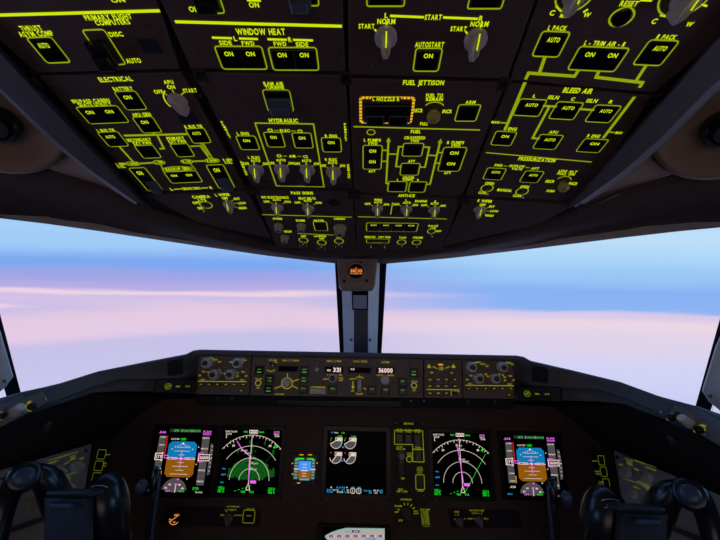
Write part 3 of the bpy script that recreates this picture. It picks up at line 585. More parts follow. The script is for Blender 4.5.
b.box(r, .0055, .0058, COMPD); b.text('30 33', ((r[0]+r[2])/2, (r[1]+r[3])/2+.2*k), (r[2]-r[0])*.9, 2.6*k, .0064, COMP)
for i in range(9): x = r[0]+(r[2]-r[0])*(i+.5)/9; b.line([(x, r[1]), (x, r[1]+(1.6 if i % 2 else 1.0)*k)], .5*k, .0064, COMP)
b.line([(c[0], r[1]-.5*k), (c[0], r[3]+.5*k)], .5*k, .0068, COMP); b.build('compass_card')
for px, py in ((344, 281), (366.5, 281), (360.5, 262.5)):
    b = MB(t); b.lathe(CMP.uv(px, py), [(1.6*k, 0), (1.6*k, .001), (1*k, .0016)], BLACK, 12); b.build('screw')
# ------------------------------------------------------------------ glareshield
ST = [(-60, 424, .50), (0, 400.5, .62), (22, 392.8, .66), (40, 388.5, .687), (58, 384, .71), (96, 372, .78), (146, 362, .85), (185, 354.6, .89), (192, 351, .895), (199, 350, .90)]
LO = [(-60, 434, .495), (0, 408.5, .612), (22, 400.5, .652), (44, 403, .685), (56, 401, .70), (90, 388, .77), (117, 379.5, .81), (163, 379.2, .86), (180, 379.8, .885), (196, 380, .945)]
BA = [(-60, 450, .50), (0, 429, .612), (22, 418, .66), (46, 405.5, .70), (58, 402, .72), (88, 392.5, .785), (117, 391, .83), (160, 391.5, .875), (180, 392.5, .895), (196, 393.5, .955)]
Tp = [at(*p) for p in ST]; Lp = [at(*p) for p in LO]; Bp = [at(*p) for p in BA]
Fp = []
for p in ST:
    f = min(1, max(-.12, (p[0]-14)/(344-14))); Fp.append(wc.lerp(wb, f).lerp(at(*p), .06) if f >= 0 else wc+(wc-wb)*(-f)+Vector((0, -.1, 0)))
Tc = at(357, 352.3, .905)
def sym(a, cmid): return a+([cmid] if cmid is not None else [])+[mirror(p) for p in a][::-1]
mid_ = lambda a: Vector((CX, a[-1].y, a[-1].z))
rows = [Fp, [a*.85+b*.15+up*.004 for a, b in zip(Tp, Fp)], [a+Vector((0, .006, .0005)) for a in Tp], [a+Vector((0, -.001, -.004)) for a in Tp], [a*.85+b*.15 for a, b in zip(Tp, Lp)], [a*.06+b*.94 for a, b in zip(Tp, Lp)], Lp, [p+Vector((0, .018, .002)) for p in Lp], [p+Vector((0, .006, 0)) for p in Bp], Bp, [p+Vector((0, .02, -.006)) for p in Bp], [p+Vector((0, .13, .005)) for p in Bp]]
gl = loft('glareshield', [sym(r, mid_(r)) for r in rows], HOOD, smooth=True, mats=[HOOD, HOODD], rmat=[0]*10+[1])
tag(gl, 'long dark padded glareshield cover under the windscreen sweeping down at both ends', 'glareshield')
# square speaker patches and label blocks on the cover, one each side
for sgn, nm in ((0, 'left'), (1, 'right')):
    T = mirror if sgn else (lambda p: Vector(p))
    for kind, pp in (('a', [(168, 361.5), (182, 359.5), (182, 373), (168, 374.5)]), ('b', [(156, 380), (194.5, 380.6), (194.5, 392.3), (158, 391.6)])):
        dd = (lambda x: .835+(x-168)*.0013) if kind == 'a' else (lambda x: .842+(x-156)*.0012)
        P = [T(at(x, y, dd(x))) for x, y in pp]; uu = (P[1]-P[0]); uu = -uu if sgn else uu; c = sum(P, Vector())/4
        pl = Plane(c, uu, P[0]-P[3])
        q = [((p-c).dot(pl.u), (p-c).dot(pl.v)) for p in P]
        w_ = max(abs(a[0]) for a in q); h_ = max(abs(a[1]) for a in q)
        if kind == 'a':
            t = Thing('push_button', pl, 0, 0, 'square dark button on the glareshield cover %s of the row of panels' % nm, 'button', 'square glareshield buttons')
            t.o.matrix_world = pl.matrix(); t.u0 = t.v0 = 0
            b = MB(t); b.ring((-w_, -h_, w_, h_), .003, .0065, BLACK, .002); b.prism(q, -.012, .004, BLACK, .001); b.build('bezel'); b = MB(t); b.box((-w_*.72, -h_*.72, w_*.72, h_*.72), .003, .008, HOODD, .0015); b.build('button_cap')
        else:
            t = Thing('autoland_light_block', pl, 0, 0, 'black block with round lamp and two lit words, under the %s square button' % nm, 'light block', 'lit label blocks')
            t.o.matrix_world = pl.matrix(); t.u0 = t.v0 = 0
            b = MB(t); b.box((-w_, -h_, w_, h_), -.03, .004, BLACK, .0015); b.build('body')
            s_ = -1 if sgn else 1; kx = 2*w_/38.5
            xs = [-7.5, 1.6, 10.8] if not sgn else [-10.8, -1.6, 7.5]; xs = [x*kx for x in xs]; xs = xs if not sgn else [xs[0]+.0, xs[1], xs[2]]
            b = MB(t); rr = 2.8*kx; b.arc((xs[0], 0), rr, rr, 0, 360, .45*kx, .0045, LEGP); b.line([(xs[0]-rr*.5, 0), (xs[0]+rr*.6, rr*.5)], rr*.25, .0046, LEGP); b.line([(xs[0]-rr*.5, -rr*.4), (xs[0]+rr*.5, -rr*.1)], rr*.2, .0046, LEGP); b.build('round_lamp')
            b = MB(t); b.text('FMC', (xs[1], 0), 4*kx, 1.5*kx, .0045, LEGP); b.text('PTT', (xs[2], 0), 4*kx, 1.5*kx, .0045, LEGP); b.build('lit_words')
# ------------------------------------------------------------------ glareshield panels
MCP = Plane(at(357, 378, .895), RIGHT, Vector((0, .10, 1)))
MS = dict(leg=LEGM, legl=LEGM)
def knurl(t, cx, cy, r, mt=KNOB, h=1.35, cap=KNOBD, name='rotary_knob', n=24, capr=.62):
    p = t.pl; k = p.sx(cx, cy); R = r*k; H = h*R; c = p.uv(cx, cy, H); b = MB(t)
    vs = []; fs = []; prof = [(1, 0), (1, .35), (.96, .9), (.86, 1)]
    for a, hh in prof: vs += [(c[0]+R*a*(1+(.05 if i % 2 else -.03))*math.cos(2*math.pi*i/n), c[1]+R*a*(1+(.05 if i % 2 else -.03))*math.sin(2*math.pi*i/n), H*hh) for i in range(n)]
    for l in range(3):
        for i in range(n): j = (i+1) % n; fs.append((l*n+i, l*n+j, (l+1)*n+j, (l+1)*n+i))
    fs.append(tuple(range(3*n, 4*n))); b.add(vs, fs, mt); o = b.build(name)
    if cap:
        b = MB(t); b.lathe(c, [(capr*R, H*.98), (capr*R, H*1.25), (capr*R*.8, H*1.32)], cap, 16); b.build('knob_cap', o)
    return o
def msw(t, cx, cy, s=9, lines=('',), mt=None, hgt=None):
    hgt = hgt or s; o = t.sw(cx-s/2, cy-hgt/2, cx+s/2, cy+hgt/2, (list(lines),), frame=False, w=.5, mt=mt, lw=.5, lh=.17, ly=.66)
    p = t.pl; r = p.rect(cx-s/2-.8, cy-hgt/2-.8, cx+s/2+.8, cy+hgt/2+.8); b = MB(t); b.box(r, -.001, .0012, BLACK, .0006); b.build('switch_bezel')
def efis(name, poly, dx, dy, lab, right):
    t = Panel(name, MCP, poly, lab, pm=MCPB, thick=.02, leg=AMBER if 0 else LEGM, legl=LEGM)
    X = lambda x: x+dx; Y = lambda x, y: y+dy+(x-220)*.006*0
    for x, y, w, s_ in ((206, 358.9, 5, 'RADIO'), (211, 358.2, 4.5, 'MINS'), (215.5, 359.8, 4.5, 'BARO'), (219.8, 362, 3, 'RST'), (231, 362.2, 3, 'STD'), (241, 358.6, 5, 'BARO'), (245, 360.2, 3.4, 'HPA'), (199.8, 375.5, 2.4, 'OFF'), (204, 371.6, 4, 'VOR L'), (203, 379.7, 4.4, 'ADF L'),
                        (208.6, 372.2, 2.6, 'APP'), (213.5, 370.2, 2.8, 'VOR'), (218.6, 370.2, 3, 'MAP'), (220.6, 372.4, 2.6, 'PLN'), (224.6, 373.5, 1.6, '10'), (228.8, 370.8, 1.8, '20'), (232, 370.2, 1.8, '40'), (235.6, 371, 1.8, '80'), (237.3, 373, 2.2, '160'), (237.6, 376.2, 2.2, '320'), (243, 371.9, 4, 'VOR R'), (246.2, 376, 2.4, 'OFF'), (242.2, 380, 4.4, 'ADF R')):
        t.txt(s_, X(x), Y(x, y), w, 1.5)
    t.ln([(X(198), Y(0, 381.2)), (X(246.6), Y(0, 381.7))], .7)
    for x, y in ((205.2, 363.3), (236.6, 363.4), (212.6, 374.8), (229.2, 374.8)): knurl(t, X(x), Y(x, y), 4.9, KNOBL, cap=KNOBD, h=1.5, capr=.5)
    for x, y in ((203.5, 375), (242.5, 376)): t.tog(X(x), Y(x, y), .8, long=.8)
    for i, s_ in enumerate(('WXR', 'STA', 'WPT', 'ARPT', 'DATA', 'POS')): t.sw(X(198.6+8.4*i), Y(0, 382.6), X(203.8+8.4*i), Y(0, 386), (s_,), frame=False, w=.2, lh=.40, lw=.5, ly=.5)
    t.sw(X(239), Y(0, 388.8), X(244), Y(0, 392.2), ('TERR',), frame=False, w=.2, lh=.40, lw=.45, ly=.5)
    t.done()
efis('display_control_panel', [(199, 356), (251, 356.6), (249, 395.2), (196, 394.4)], 0, 0, 'brown display control panel with four ribbed knobs, left end of the glareshield row', False)
efis('display_control_panel', [(462.5, 360), (513, 361), (514.5, 399), (463.6, 398.4)], 267.3, 4.1, 'brown display control panel with four ribbed knobs, right end of the glareshield row', True)
t = Panel('autopilot_control_panel', MCP, [(252, 356.8), (423, 359.4), (423.4, 398), (250.2, 395.4)], 'long brown autopilot panel of the glareshield, 331 and 36000 in its lit windows', pm=MCPB, thick=.02, **MS)
msw(t, 259.5, 370.2, 7, ('A/P', '_'), LEGG, 7); msw(t, 269.8, 378.8, 7, ('CLB', 'CON'), LEGG, 7.4); msw(t, 268.6, 389, 7, ('A/T', '_'), LEGG, 7.4); msw(t, 304.6, 370.2, 7, ('LNAV', '_'), LEGG, 7); msw(t, 304, 379, 7, ('VNAV', '_'), LEGG, 7); msw(t, 303.2, 389.2, 7, ('FLCH', ''), LEGG, 7)
msw(t, 332.8, 389.5, 7.6, ('HOLD', ''), LEGG, 7.6); msw(t, 372, 390, 7.4, ('V/S', ''), LEGG, 7.6); msw(t, 385.6, 390.4, 7.6, ('HOLD', ''), LEGG, 7.6); msw(t, 402.6, 382, 7.4, ('LOC', ''), LEGG, 7.6); msw(t, 402.6, 391, 7.4, ('APP', ''), LEGG, 7.4); msw(t, 413.6, 372.6, 7.4, ('A/P', '_'), LEGG, 7.6)
for x, y, a in ((258.2, 383, 'F/D ON'), (414, 385.6, 'F/D ON')): t.oval(x, y, 2.7, 2.6, .8); t.tog(x, y, 1.2); t.txt(a, x+.4, y-4.2, 6, 1.4); t.txt('OFF', x, y+4.8, 3.4, 1.5)
t.txt('A/T ARM', 272.6, 360.2, 8, 1.6); t.tog(270, 364, 1.5); t.tog(274.6, 364.4, 1.5); t.ln([(267, 369.7), (270.8, 371.7), (275, 370)], .7); t.txt('OFF', 276, 362.6, 3, 1.4)
for x0, a, x1, b_ , y in ((284.6, 'IAS', 296.4, 'MACH', 360.4), (329, 'HDG', 339, 'TRK', 361.1), (355.4, 'V/S', 365, 'FPA', 361.4)):
    t.txt(a, x0, y, 4.4, 1.7); t.txt(b_, x1, y+.1, 5, 1.7); xm = (x0+x1)/2; t.ln([(xm-1.3, y-1.3), (xm-1.3, y+1.3)], .5); t.ln([(xm+1.3, y-1.3), (xm+1.3, y+1.3)], .5)
def win(x0, y0, x1, y1, txts):
    r = MCP.rect(x0, y0, x1, y1); b = MB(t); b.ring(r, .0022, .0022, BLACK, .001); b.box(r, -.001, .0010, S_BLK, .0003); o = b.build('display_window')
    if txts:
        g = MB(t)
        for s_, cx, cy, w, h in txts: g.text(s_, MCP.uv(cx, cy), w*MCP.sx(cx, cy), h*MCP.sy(cx, cy), .0016, LCD)
        g.build('lit_digits', o)
win(279, 366, 297.6, 371.6, []); win(325, 366.6, 343.2, 373, [('HDG', 329, 370.2, 3.6, 1.8), ('331', 337, 369.8, 7.6, 4)]); win(348.4, 367, 371, 373.2, [('V/S', 352.4, 369.2, 4, 1.7)]); win(376.4, 367.2, 394.6, 373.4, [('36000', 385.6, 370.4, 14, 4.2)])
t.oval(287, 383.2, 5.4, 5.4, .8); knurl(t, 285.8, 383, 4.2, KNOBL, 1.2, None)
for a, b_ in (((287.4, 373.2), (287.5, 378)), ((292.2, 381.6), (298.8, 379.2)), ((292.2, 385.6), (297.8, 388.6)), ((281.8, 385.8), (274.6, 388.4))): t.ln([a, b_], .8)
t.txt('AUTO BRAKE', 279.6, 394.2, 9, 1.3); b = MB(t); b.lathe(MCP.uv(317, 369.4), [(.0052, 0), (.0052, .003), (.0035, .0042)], KNOBL, 16); b.build('round_button')
t.txt('A/P DISENGAGE', 318, 387.2, 14.4, 1.7); t.bx(310, 388.4, 325.8, 394, -.001, .006, KNOBL, 'disengage_bar', .0015)
for i, (x, y) in enumerate(((327, 374.5), (329.5, 374), (333.8, 373.9), (337, 375.6))): t.ln([(333+(x-333)*.85, 379+(y-379)*.85), (x, y)], .8)
knurl(t, 332.4, 378.4, 4.2, KNOBL, 1.2, BLACK); t.txt('AUTO', 326, 379, 5.6, 1.5); t.txt('SEL', 340.6, 374.8, 3.6, 1.4); t.txt('BANK', 341, 377.8, 4.6, 1.4); t.txt('LIMIT', 341, 380.2, 4.6, 1.4)
c = MCP.uv(359.4, 385.6); k = MCP.sx(359, 385)   # vertical speed thumbwheel
b = MB(t); n = 26
vs = []; fs = []; Rw = 7*k
for sgn_ in (-1, 1):
    for i in range(n): a = 2*math.pi*i/n; q = Rw*(1 if i % 2 else .93); vs.append((c[0]+sgn_*1.9*k, c[1]+q*math.cos(a), -.002+q*.75*math.sin(a)))
fs = [tuple(range(n))[::-1], tuple(range(n, 2*n))]+[(i, (i+1) % n, n+(i+1) % n, n+i) for i in range(n)]
b.add(vs, fs, KNOBL); b.build('thumbwheel')
b = MB(t); b.box(MCP.rect(355.8, 378, 363, 393.4), -.001, .0011, BLACK, .0003); b.build('thumbwheel_slot')
t.ln([(356.2, 378.6), (357, 377), (362.6, 377.1), (363.4, 378.7)], .7, H=.0016); t.ln([(359.6, 374.6), (359.6, 377)], .7, H=.0016); t.ln([(356.4, 392.4), (356.6, 393.9), (362.2, 394), (362.4, 392.6)], .7, H=.0016); t.txt('DOWN', 352.6, 379, 5.4, 1.6); t.txt('UP', 352.6, 391, 2.8, 1.7); t.ln([(353, 381.4), (353, 389)], 1); t.ln([(351.6, 386), (353, 388.8), (354.4, 386)], .7); t.ln([(363, 388), (366.4, 389.4)], .7)
t.txt('ALTITUDE', 385.4, 362.2, 8, 1.8); t.txt('AUTO', 379.6, 375.2, 6, 1.4); t.txt('1000', 391, 375.4, 6, 1.4); t.ln([(383.4, 375.2), (387.6, 375.3)], .6); knurl(t, 385.2, 380, 4.5, KNOBL, 1.2, None)
t.screw(320.6, 362.8, 1.2); t.screw(410.4, 364.4, 1.4); t.screw(418.6, 393, 1.2); t.screw(312, 382.5, 1); t.screw(373.4, 383, 1); t.done()
t = Panel('display_select_panel', MCP, [(424.2, 359.6), (461.4, 360.2), (462.8, 398.4), (424.6, 398)], 'brown panel with a grid of small black display select keys in the glareshield row', pm=MCPB, thick=.02, **MS)
for x, s_ in ((429, 'L'), (453.4, 'R')):
    t.ln([(x-1.6, 367.4), (x, 364.6), (x+1.6, 367.4), (x-1.6, 367.4)], .8); t.txt('INBD', x, 366.6, 3.4, 1.2)
t.txt('ENG', 441.2, 368.4, 3.6, 1.8); t.fr(439.4, 366.8, 443, 370, .5); t.ln([(438.2, 364.5), (443, 364.6)], 1.3, AMBER); t.ln([(432.4, 366.4), (437.4, 368.6)], .7); t.ln([(445.2, 368.4), (450, 366.4)], .7)
for x, y, s_ in ((431.6, 372.4, 'ENG'), (451.6, 372.9, 'STAT')): t.sw(x-3, y-2, x+3, y+2, (s_,), frame=False, w=.3, lh=.5, lw=.5, ly=.5)
for y, L in ((379.4, ('ELEC', 'HYD', 'FUEL', 'AIR')), (386, ('DOOR', 'GEAR', 'FCTL', 'CAM')), (393, ('CHKL', 'COMM', 'NAV', ''))):
    for i, s_ in enumerate(L): t.sw(426.8+8.3*i, y-1.9, 432.6+8.3*i, y+1.9, (s_,), frame=False, w=.3, lh=.38, lw=.5, ly=.5)
t.ln([(426.6, 389.4), (459.6, 389.8)], .7); t.ln([(451.2, 390), (451.2, 395.6)], .6); t.txt('CANC/RCL', 456.4, 391.4, 6, 1.3); t.done()
# ledge under the row with the pull-out tray
LP = Plane(at(357, 404, .90), RIGHT, Vector((0, .02, 1)))
t = Thing('glareshield_ledge', LP, 357, 404, 'dark ledge running below the row of glareshield panels', 'ledge')
b = MB(t); b.prism([LP.uv(*p) for p in ((195, 395.5), (514.5, 399.6), (514, 409.5), (196, 405.5))], -.10, 0, HOODD, .003); b.build('ledge')
for x in (218, 232, 411, 424, 468, 495): b = MB(t); b.lathe(LP.uv(x, 400+(x-357)*.013), [(.003, 0), (.003, .001), (.002, .0016)], SCREW, 10); b.build('screw')
t = Thing('document_tray', LP, 338, 404, 'shut pull-out tray in the ledge below the autopilot panel', 'tray')
b = MB(t); b.box(LP.rect(277, 399.6, 400.5, 406.6), -.002, .005, BLACK, .002); b.build('tray_front'); b = MB(t); b.line([LP.uv(*p) for p in ((278, 400.4), (398, 401.6), (400, 402.6), (400, 405))], .0022, .0054, KNOBD); b.build('tray_lip')
# ------------------------------------------------------------------ main instrument panel
INS = Plane(at(366, 465, .98), RIGHT, nrm(ray(366, -870)))
o = struct(slab(INS, [(70, 462), (92, 430), (122, 399), (366, 398), (585, 408), (614, 430), (636, 464), (690, 700), (10, 700)], -.03, 0, INSTR, 'wall_front_panel'))
class Disp(Thing):
    def __init__(s, name, x0, y0, x1, y1, label, bez=4.0, group='cockpit displays'):
        super().__init__(name, INS, (x0+x1)/2, (y0+y1)/2, label, 'display', group)
        s.r = r = INS.rect(x0, y0, x1, y1); k = INS.sx((x0+x1)/2, (y0+y1)/2); s.k = k; bb = bez*k
        b = MB(s); b.box((r[0]-bb, r[1]-bb, r[2]+bb, r[3]+bb), -.02, .0018, GAP, .001); b.ring((r[0]-bb/2, r[1]-bb/2, r[2]+bb/2, r[3]+bb/2), bb*.8, .0035, BLACK, .004); b.build('bezel')
        b = MB(s); b.lathe((r[0]+.3*bb, r[1]-bb*.95), [(1.1*k, .001), (1*k, .003), (.7*k, .0034)], SCREW, 12); b.build('bezel_screw')
        s.b = MB(s); s.b.box(r, .001, .0022, S_BLK)
    def P(s, x, y): r = s.r; return (r[0]+(r[2]-r[0])*x, r[3]-(r[3]-r[1])*y)
    Z = .0026
    def w(s): return s.r[2]-s.r[0]
    def hh(s): return s.r[3]-s.r[1]
    def ln(s, pts, w, c, z=0, closed=False): s.b.line([s.P(*p) for p in pts], w*s.w(), s.Z+z*.0002, S[c], closed)
    def fl(s, pts, c, z=0): s.b.flat([s.P(*p) for p in pts], s.Z+z*.0002, S[c])
    def rc(s, x0, y0, x1, y1, c, z=0): s.fl([(x0, y0), (x1, y0), (x1, y1), (x0, y1)], c, z)
    def tx(s, t, x, y, w, h, c, z=3): s.b.text(t, s.P(x, y), w*s.w(), h*s.hh(), s.Z+z*.0002, S[c])
    def ar(s, cx, cy, r, a0, a1, w, c, z=0, n=28): 
        q = s.P(cx, cy); R = r*s.w(); s.b.arc(q, R, R, a0, a1, w*s.w(), s.Z+z*.0002, S[c], n)
    def sec(s, cx, cy, r, a0, a1, c, z=0, n=20):
        q = s.P(cx, cy); R = r*s.w(); s.b.flat([(q[0], q[1])]+[(q[0]+R*math.cos(math.radians(a0+(a1-a0)*i/n)), q[1]+R*math.sin(math.radians(a0+(a1-a0)*i/n))) for i in range(n+1)], s.Z+z*.0002, S[c])
    def done(s): s.b.build('screen')
def pfd(x0, y0, x1, y1, label, foot):
    d = Disp('flight_display', x0, y0, x1, y1, label)
    d.rc(.22, .0, .76, .055, 'e'); d.tx('SPD', .34, .028, .09, .028, 'g'); d.tx('LNAV', .52, .028, .12, .028, 'g'); d.tx('VNAV PTH', .68, .028, .14, .028, 'g'); d.ln([(.43, .005), (.43, .05)], .006, 'w', 1); d.ln([(.6, .005), (.6, .05)], .006, 'w', 1)
    d.tx('.840', .10, .06, .12, .035, 'm'); d.tx('FL360', .87, .035, .14, .03, 'm'); d.tx('36000', .87, .075, .14, .03, 'm')
    d.rc(.06, .115, .175, .80, 'y')
    for i, s_ in enumerate(('340', '320', '300', '280', '260', '240')):
        y = .14+i*.125; d.ln([(.14, y), (.175, y)], .01, 'w', 1)
        if i != 2 and i != 3: d.tx(s_, .11, y, .06, .025, 'p')
    for i in range(8): d.rc(.185, .12+i*.042, .208, .142+i*.042, 'r', 1)
    d.ln([(.197, .12), (.197, .45)], .008, 'r'); d.ln([(.19, .68), (.19, .80)], .012, 'a')
    d.rc(.045, .40, .185, .50, 'k', 2); d.ln([(.045, .40), (.165, .40), (.165, .50), (.045, .50)], .012, 'w', 3, True); d.tx('279', .105, .45, .10, .05, 'w', 4)
    d.ln([(.20, .43), (.20, .47), (.26, .47), (.26, .43)], .01, 'm', 2, True); d.tx('.838', .12, .86, .10, .03, 'p')
    d.rc(.80, .115, .925, .88, 'y')
    for i, s_ in enumerate(('36400', '36200', '', '35800', '35600')):
        y = .14+i*.17; d.ln([(.80, y), (.83, y)], .01, 'w', 1)
        if s_: d.tx(s_, .87, y, .09, .024, 'p')
    d.rc(.78, .40, .98, .50, 'k', 2); d.ln([(.785, .405), (.965, .405), (.965, .50), (.785, .50)], .011, 'w', 3, True); d.tx('36000', .875, .452, .15, .045, 'w', 4); d.ln([(.775, .38), (.775, .52)], .012, 'm', 3); d.ln([(.775, .38), (.86, .38)], .01, 'm', 3); d.ln([(.775, .52), (.86, .52)], .01, 'm', 3)
    d.fl([(.955, .22), (1.0, .24), (1.0, .31), (1.03, .36), (1.03, .57), (1.0, .62), (1.0, .71), (.955, .73)], 'y')
    for i in range(7): y = .27+i*.065; d.ln([(.975, y), (.998, y)], .008, 'w', 1)
    d.ln([(.99, .455), (1.03, .455)], .01, 'w', 2)
    q = .05; X0, X1, Y0, Ym, Y1 = .245, .725, .205, .478, .765
    d.fl([(X0, Ym), (X0, Y0+q), (X0+q, Y0), (X1-q, Y0), (X1, Y0+q), (X1, Ym)], 'b'); d.fl([(X0, Ym), (X1, Ym), (X1, Y1-q), (X1-q, Y1), (X0+q, Y1), (X0, Y1-q)], 'o')
    d.ln([(X0, Ym), (X1, Ym)], .012, 'w', 1); xc = .485
    for i, hw in ((-3, .10), (-2, .13), (-1, .05), (1, .05), (2, .13), (3, .07), (4, .15)):
        y = Ym+i*.06; d.ln([(xc-hw, y), (xc+hw, y)], .008, 'p', 1)
    for a in (-45, -30, -20, -10, 10, 20, 30, 45):
        r0, r1 = .235, .26; f = math.radians(90+a); c0 = (xc, .478); d.ln([(c0[0]+r0*math.cos(f), c0[1]-r0*math.sin(f)*.86), (c0[0]+r1*math.cos(f), c0[1]-r1*math.sin(f)*.86)], .01, 'w', 1)
    d.fl([(xc-.025, .25), (xc+.025, .25), (xc, .21)], 'w', 2)
    d.rc(X0+.03, .462, xc-.07, .486, 'k', 2); d.ln([(X0+.03, .462), (xc-.07, .462), (xc-.07, .486), (X0+.03, .486)], .008, 'w', 3, True); d.rc(xc+.07, .462, X1-.03, .486, 'k', 2); d.ln([(xc+.07, .462), (X1-.03, .462), (X1-.03, .486), (xc+.07, .486)], .008, 'w', 3, True)
    d.ln([(xc, .34), (xc, .63)], .014, 'm', 4); d.ln([(xc-.16, .474), (xc+.16, .474)], .012, 'm', 4); d.rc(xc-.015, .462, xc+.015, .486, 'w', 5)
    d.tx('CMD', .48, .165, .09, .035, 'g'); d.tx('LOC/110', .34, .165, .14, .025, 'p')
    for y in (.29, .56): d.rc(.745, y-.008, .765, y+.008, 'p')
    d.fl([(xc-.02, .81), (xc+.02, .81), (xc, .775)], 'm', 1); d.rc(xc+.14, .775, xc+.16, .80, 'p')
    d.sec(xc-.04, 1.0, .21, 12, 168, 'y', 0); d.ln([(xc-.02, .86), (xc-.02, .995)], .012, 'w', 2); d.fl([(xc-.05, .865), (xc+.01, .865), (xc-.02, .90)], 'm', 3)
    for a, s_ in ((150, '30'), (120, '33'), (60, '3'), (30, '6')): f = math.radians(a); d.tx(s_, xc-.04+.16*math.cos(f), 1.0-.14*math.sin(f), .045, .025, 'w')
    d.tx('334', xc-.14, .975, .08, .025, 'm'); d.tx('MAG', xc+.09, .975, .09, .022, 'g'); d.tx('STD', .80, .93, .10, .035, 'g'); d.tx(foot[0], .86, .985, .12, .022, 'p'); d.tx(foot[1], .06, .975, .08, .022, 'c')
    d.done(); return d
pfd(158, 428.2, 207.5, 493.2, 'flight display with blue and brown horizon, left end of the instrument panel', ('TRAFFIC', '29.92'))
pfd(500.6, 435, 565, 496.6, 'flight display with blue and brown horizon, right end of the instrument panel', ('TERR', '30.11'))
def nd(x0, y0, x1, y1, label, radar):
    d = Disp('map_display', x0, y0, x1, y1, label); cx, cy = .51, .80
    rng = random.Random(4)
    if radar:
        for i in range(150):
            a = math.radians(rng.uniform(12, 168)); r = .38*math.sqrt(rng.random()); x = cx+r*math.cos(a); y = cy-r*math.sin(a)*.85
            if y > .785: continue
            s_ = rng.uniform(.015, .045); d.rc(x-s_, y-s_*.8, x+s_, y+s_*.9 if y+s_ < .79 else .79, 'd' if rng.random() < .8 else 'd', -1)
        for i in range(26):
            x = rng.uniform(.12, .95); y = rng.uniform(.2, .75); s_ = rng.uniform(.008, .02); d.rc(x-s_, y-s_*2, x+s_, y+s_*2, 'd', -1)
    for r, a0, a1 in ((.172, 0, 180), (.335, 0, 180), (.52, 36, 144), (.69, 42, 138)): d.ar(cx, cy, r, a0, a1, .008, 'p', 1)
    for i in range(-9, 10):
        a = math.radians(90+i*5); R = .69; l = .04 if i % 2 == 0 else .022; q = d.w()/d.hh(); d.ln([(cx+R*math.cos(a), cy-R*math.sin(a)*q), (cx+(R-l)*math.cos(a), cy-(R-l)*math.sin(a)*q)], .009, 'w', 1)
    for a, s_ in ((122, '30'), (60, '0')): f = math.radians(a); d.tx(s_, cx+.61*math.cos(f), cy-.61*d.w()/d.hh()*math.sin(f), .045, .03, 'w')
    d.ln([(cx-.02, .085), (cx-.005, .84)], .009, 'w', 1); d.rc(cx-.07, .005, cx+.07, .055, 'k', 1); d.ln([(cx-.07, .008), (cx+.07, .008), (cx+.07, .055), (cx-.07, .055)], .01, 'w', 2, True); d.tx('333', cx, .031, .10, .033, 'w'); d.tx('TRK', cx-.14, .035, .08, .025, 'g'); d.tx('MAG', cx+.14, .035, .08, .025, 'g')
    d.ln([(cx-.27, .19), (cx-.18, .31), (cx-.03, .42), (cx-.005, .80)] if radar else [(cx-.07, .20), (cx-.03, .4), (cx+.01, .80)], .014, 'm', 3)
    for x, y in (((cx-.17, .33), (cx-.1, .37), (cx-.01, .45), (cx+.03, .53), (cx+.02, .62)) if radar else ((cx-.07, .2), (cx-.03, .26), (cx-.03, .42), (cx+.04, .45))): d.tx('X', x, y, .045, .035, 'p', 4); d.tx('WPT', x+.06, y+.01, .07, .022, 'p', 4)
    d.fl([(cx-.005, .83), (cx+.035, .95), (cx-.045, .95)], 'w', 3); d.fl([(cx-.005, .855), (cx+.02, .94), (cx-.03, .94)], 'k', 4); d.rc(cx+.02, .80, cx+.12, .845, 'm', 3)
    d.tx('GS485 TAS478', .12, .035, .2, .028, 'p'); d.tx('341/18', .08, .075, .1, .025, 'p'); d.ln([(.045, .09), (.045, .145)], .01, 'w')
    d.tx('WPT27', .91, .03, .10, .028, 'm'); d.tx('0927Z', .91, .065, .09, .024, 'p'); d.tx('112NM', .92, .095, .08, .024, 'p')
    d.ln([(.88, .29), (.92, .24)], .03, 'g', 2); d.ln([(.95, .33), (.55, .93)], .006, 'g', 1) if not radar else d.ln([(.9, .33), (.62, .7)], .006, 'd', 1)
    for i in range(5): d.ln([(.28+.06*i, .97-.02*i), (.31+.06*i, .96-.02*i)], .006, 'g', 1)
    d.tx('VOR L', .07, .63, .07, .02, 'c'); d.tx('ARPT', .07, .72, .08, .025, 'c'); d.tx('STA', .06, .84, .06, .02, 'c')
    for y, a, b_ in ((.915, 'VOR L', 'VOR R'), (.945, 'ADP', 'MCT'), (.978, 'DME 44', 'DME 61')): d.tx(a, .06, y, .11, .026, 'g'); d.tx(b_, .90, y, .11, .026, 'g')
    d.tx('TERR', .43, .975, .08, .03, 'g'); d.tx('WXR', .57, .975, .08, .03, 'g'); d.done()
nd(225.2, 429, 277.4, 494, 'map display with green weather radar patches and white range arcs', True)
nd(431.6, 432.2, 491.5, 496.6, 'map display of white range arcs without radar patches, right of the gear panel', False)
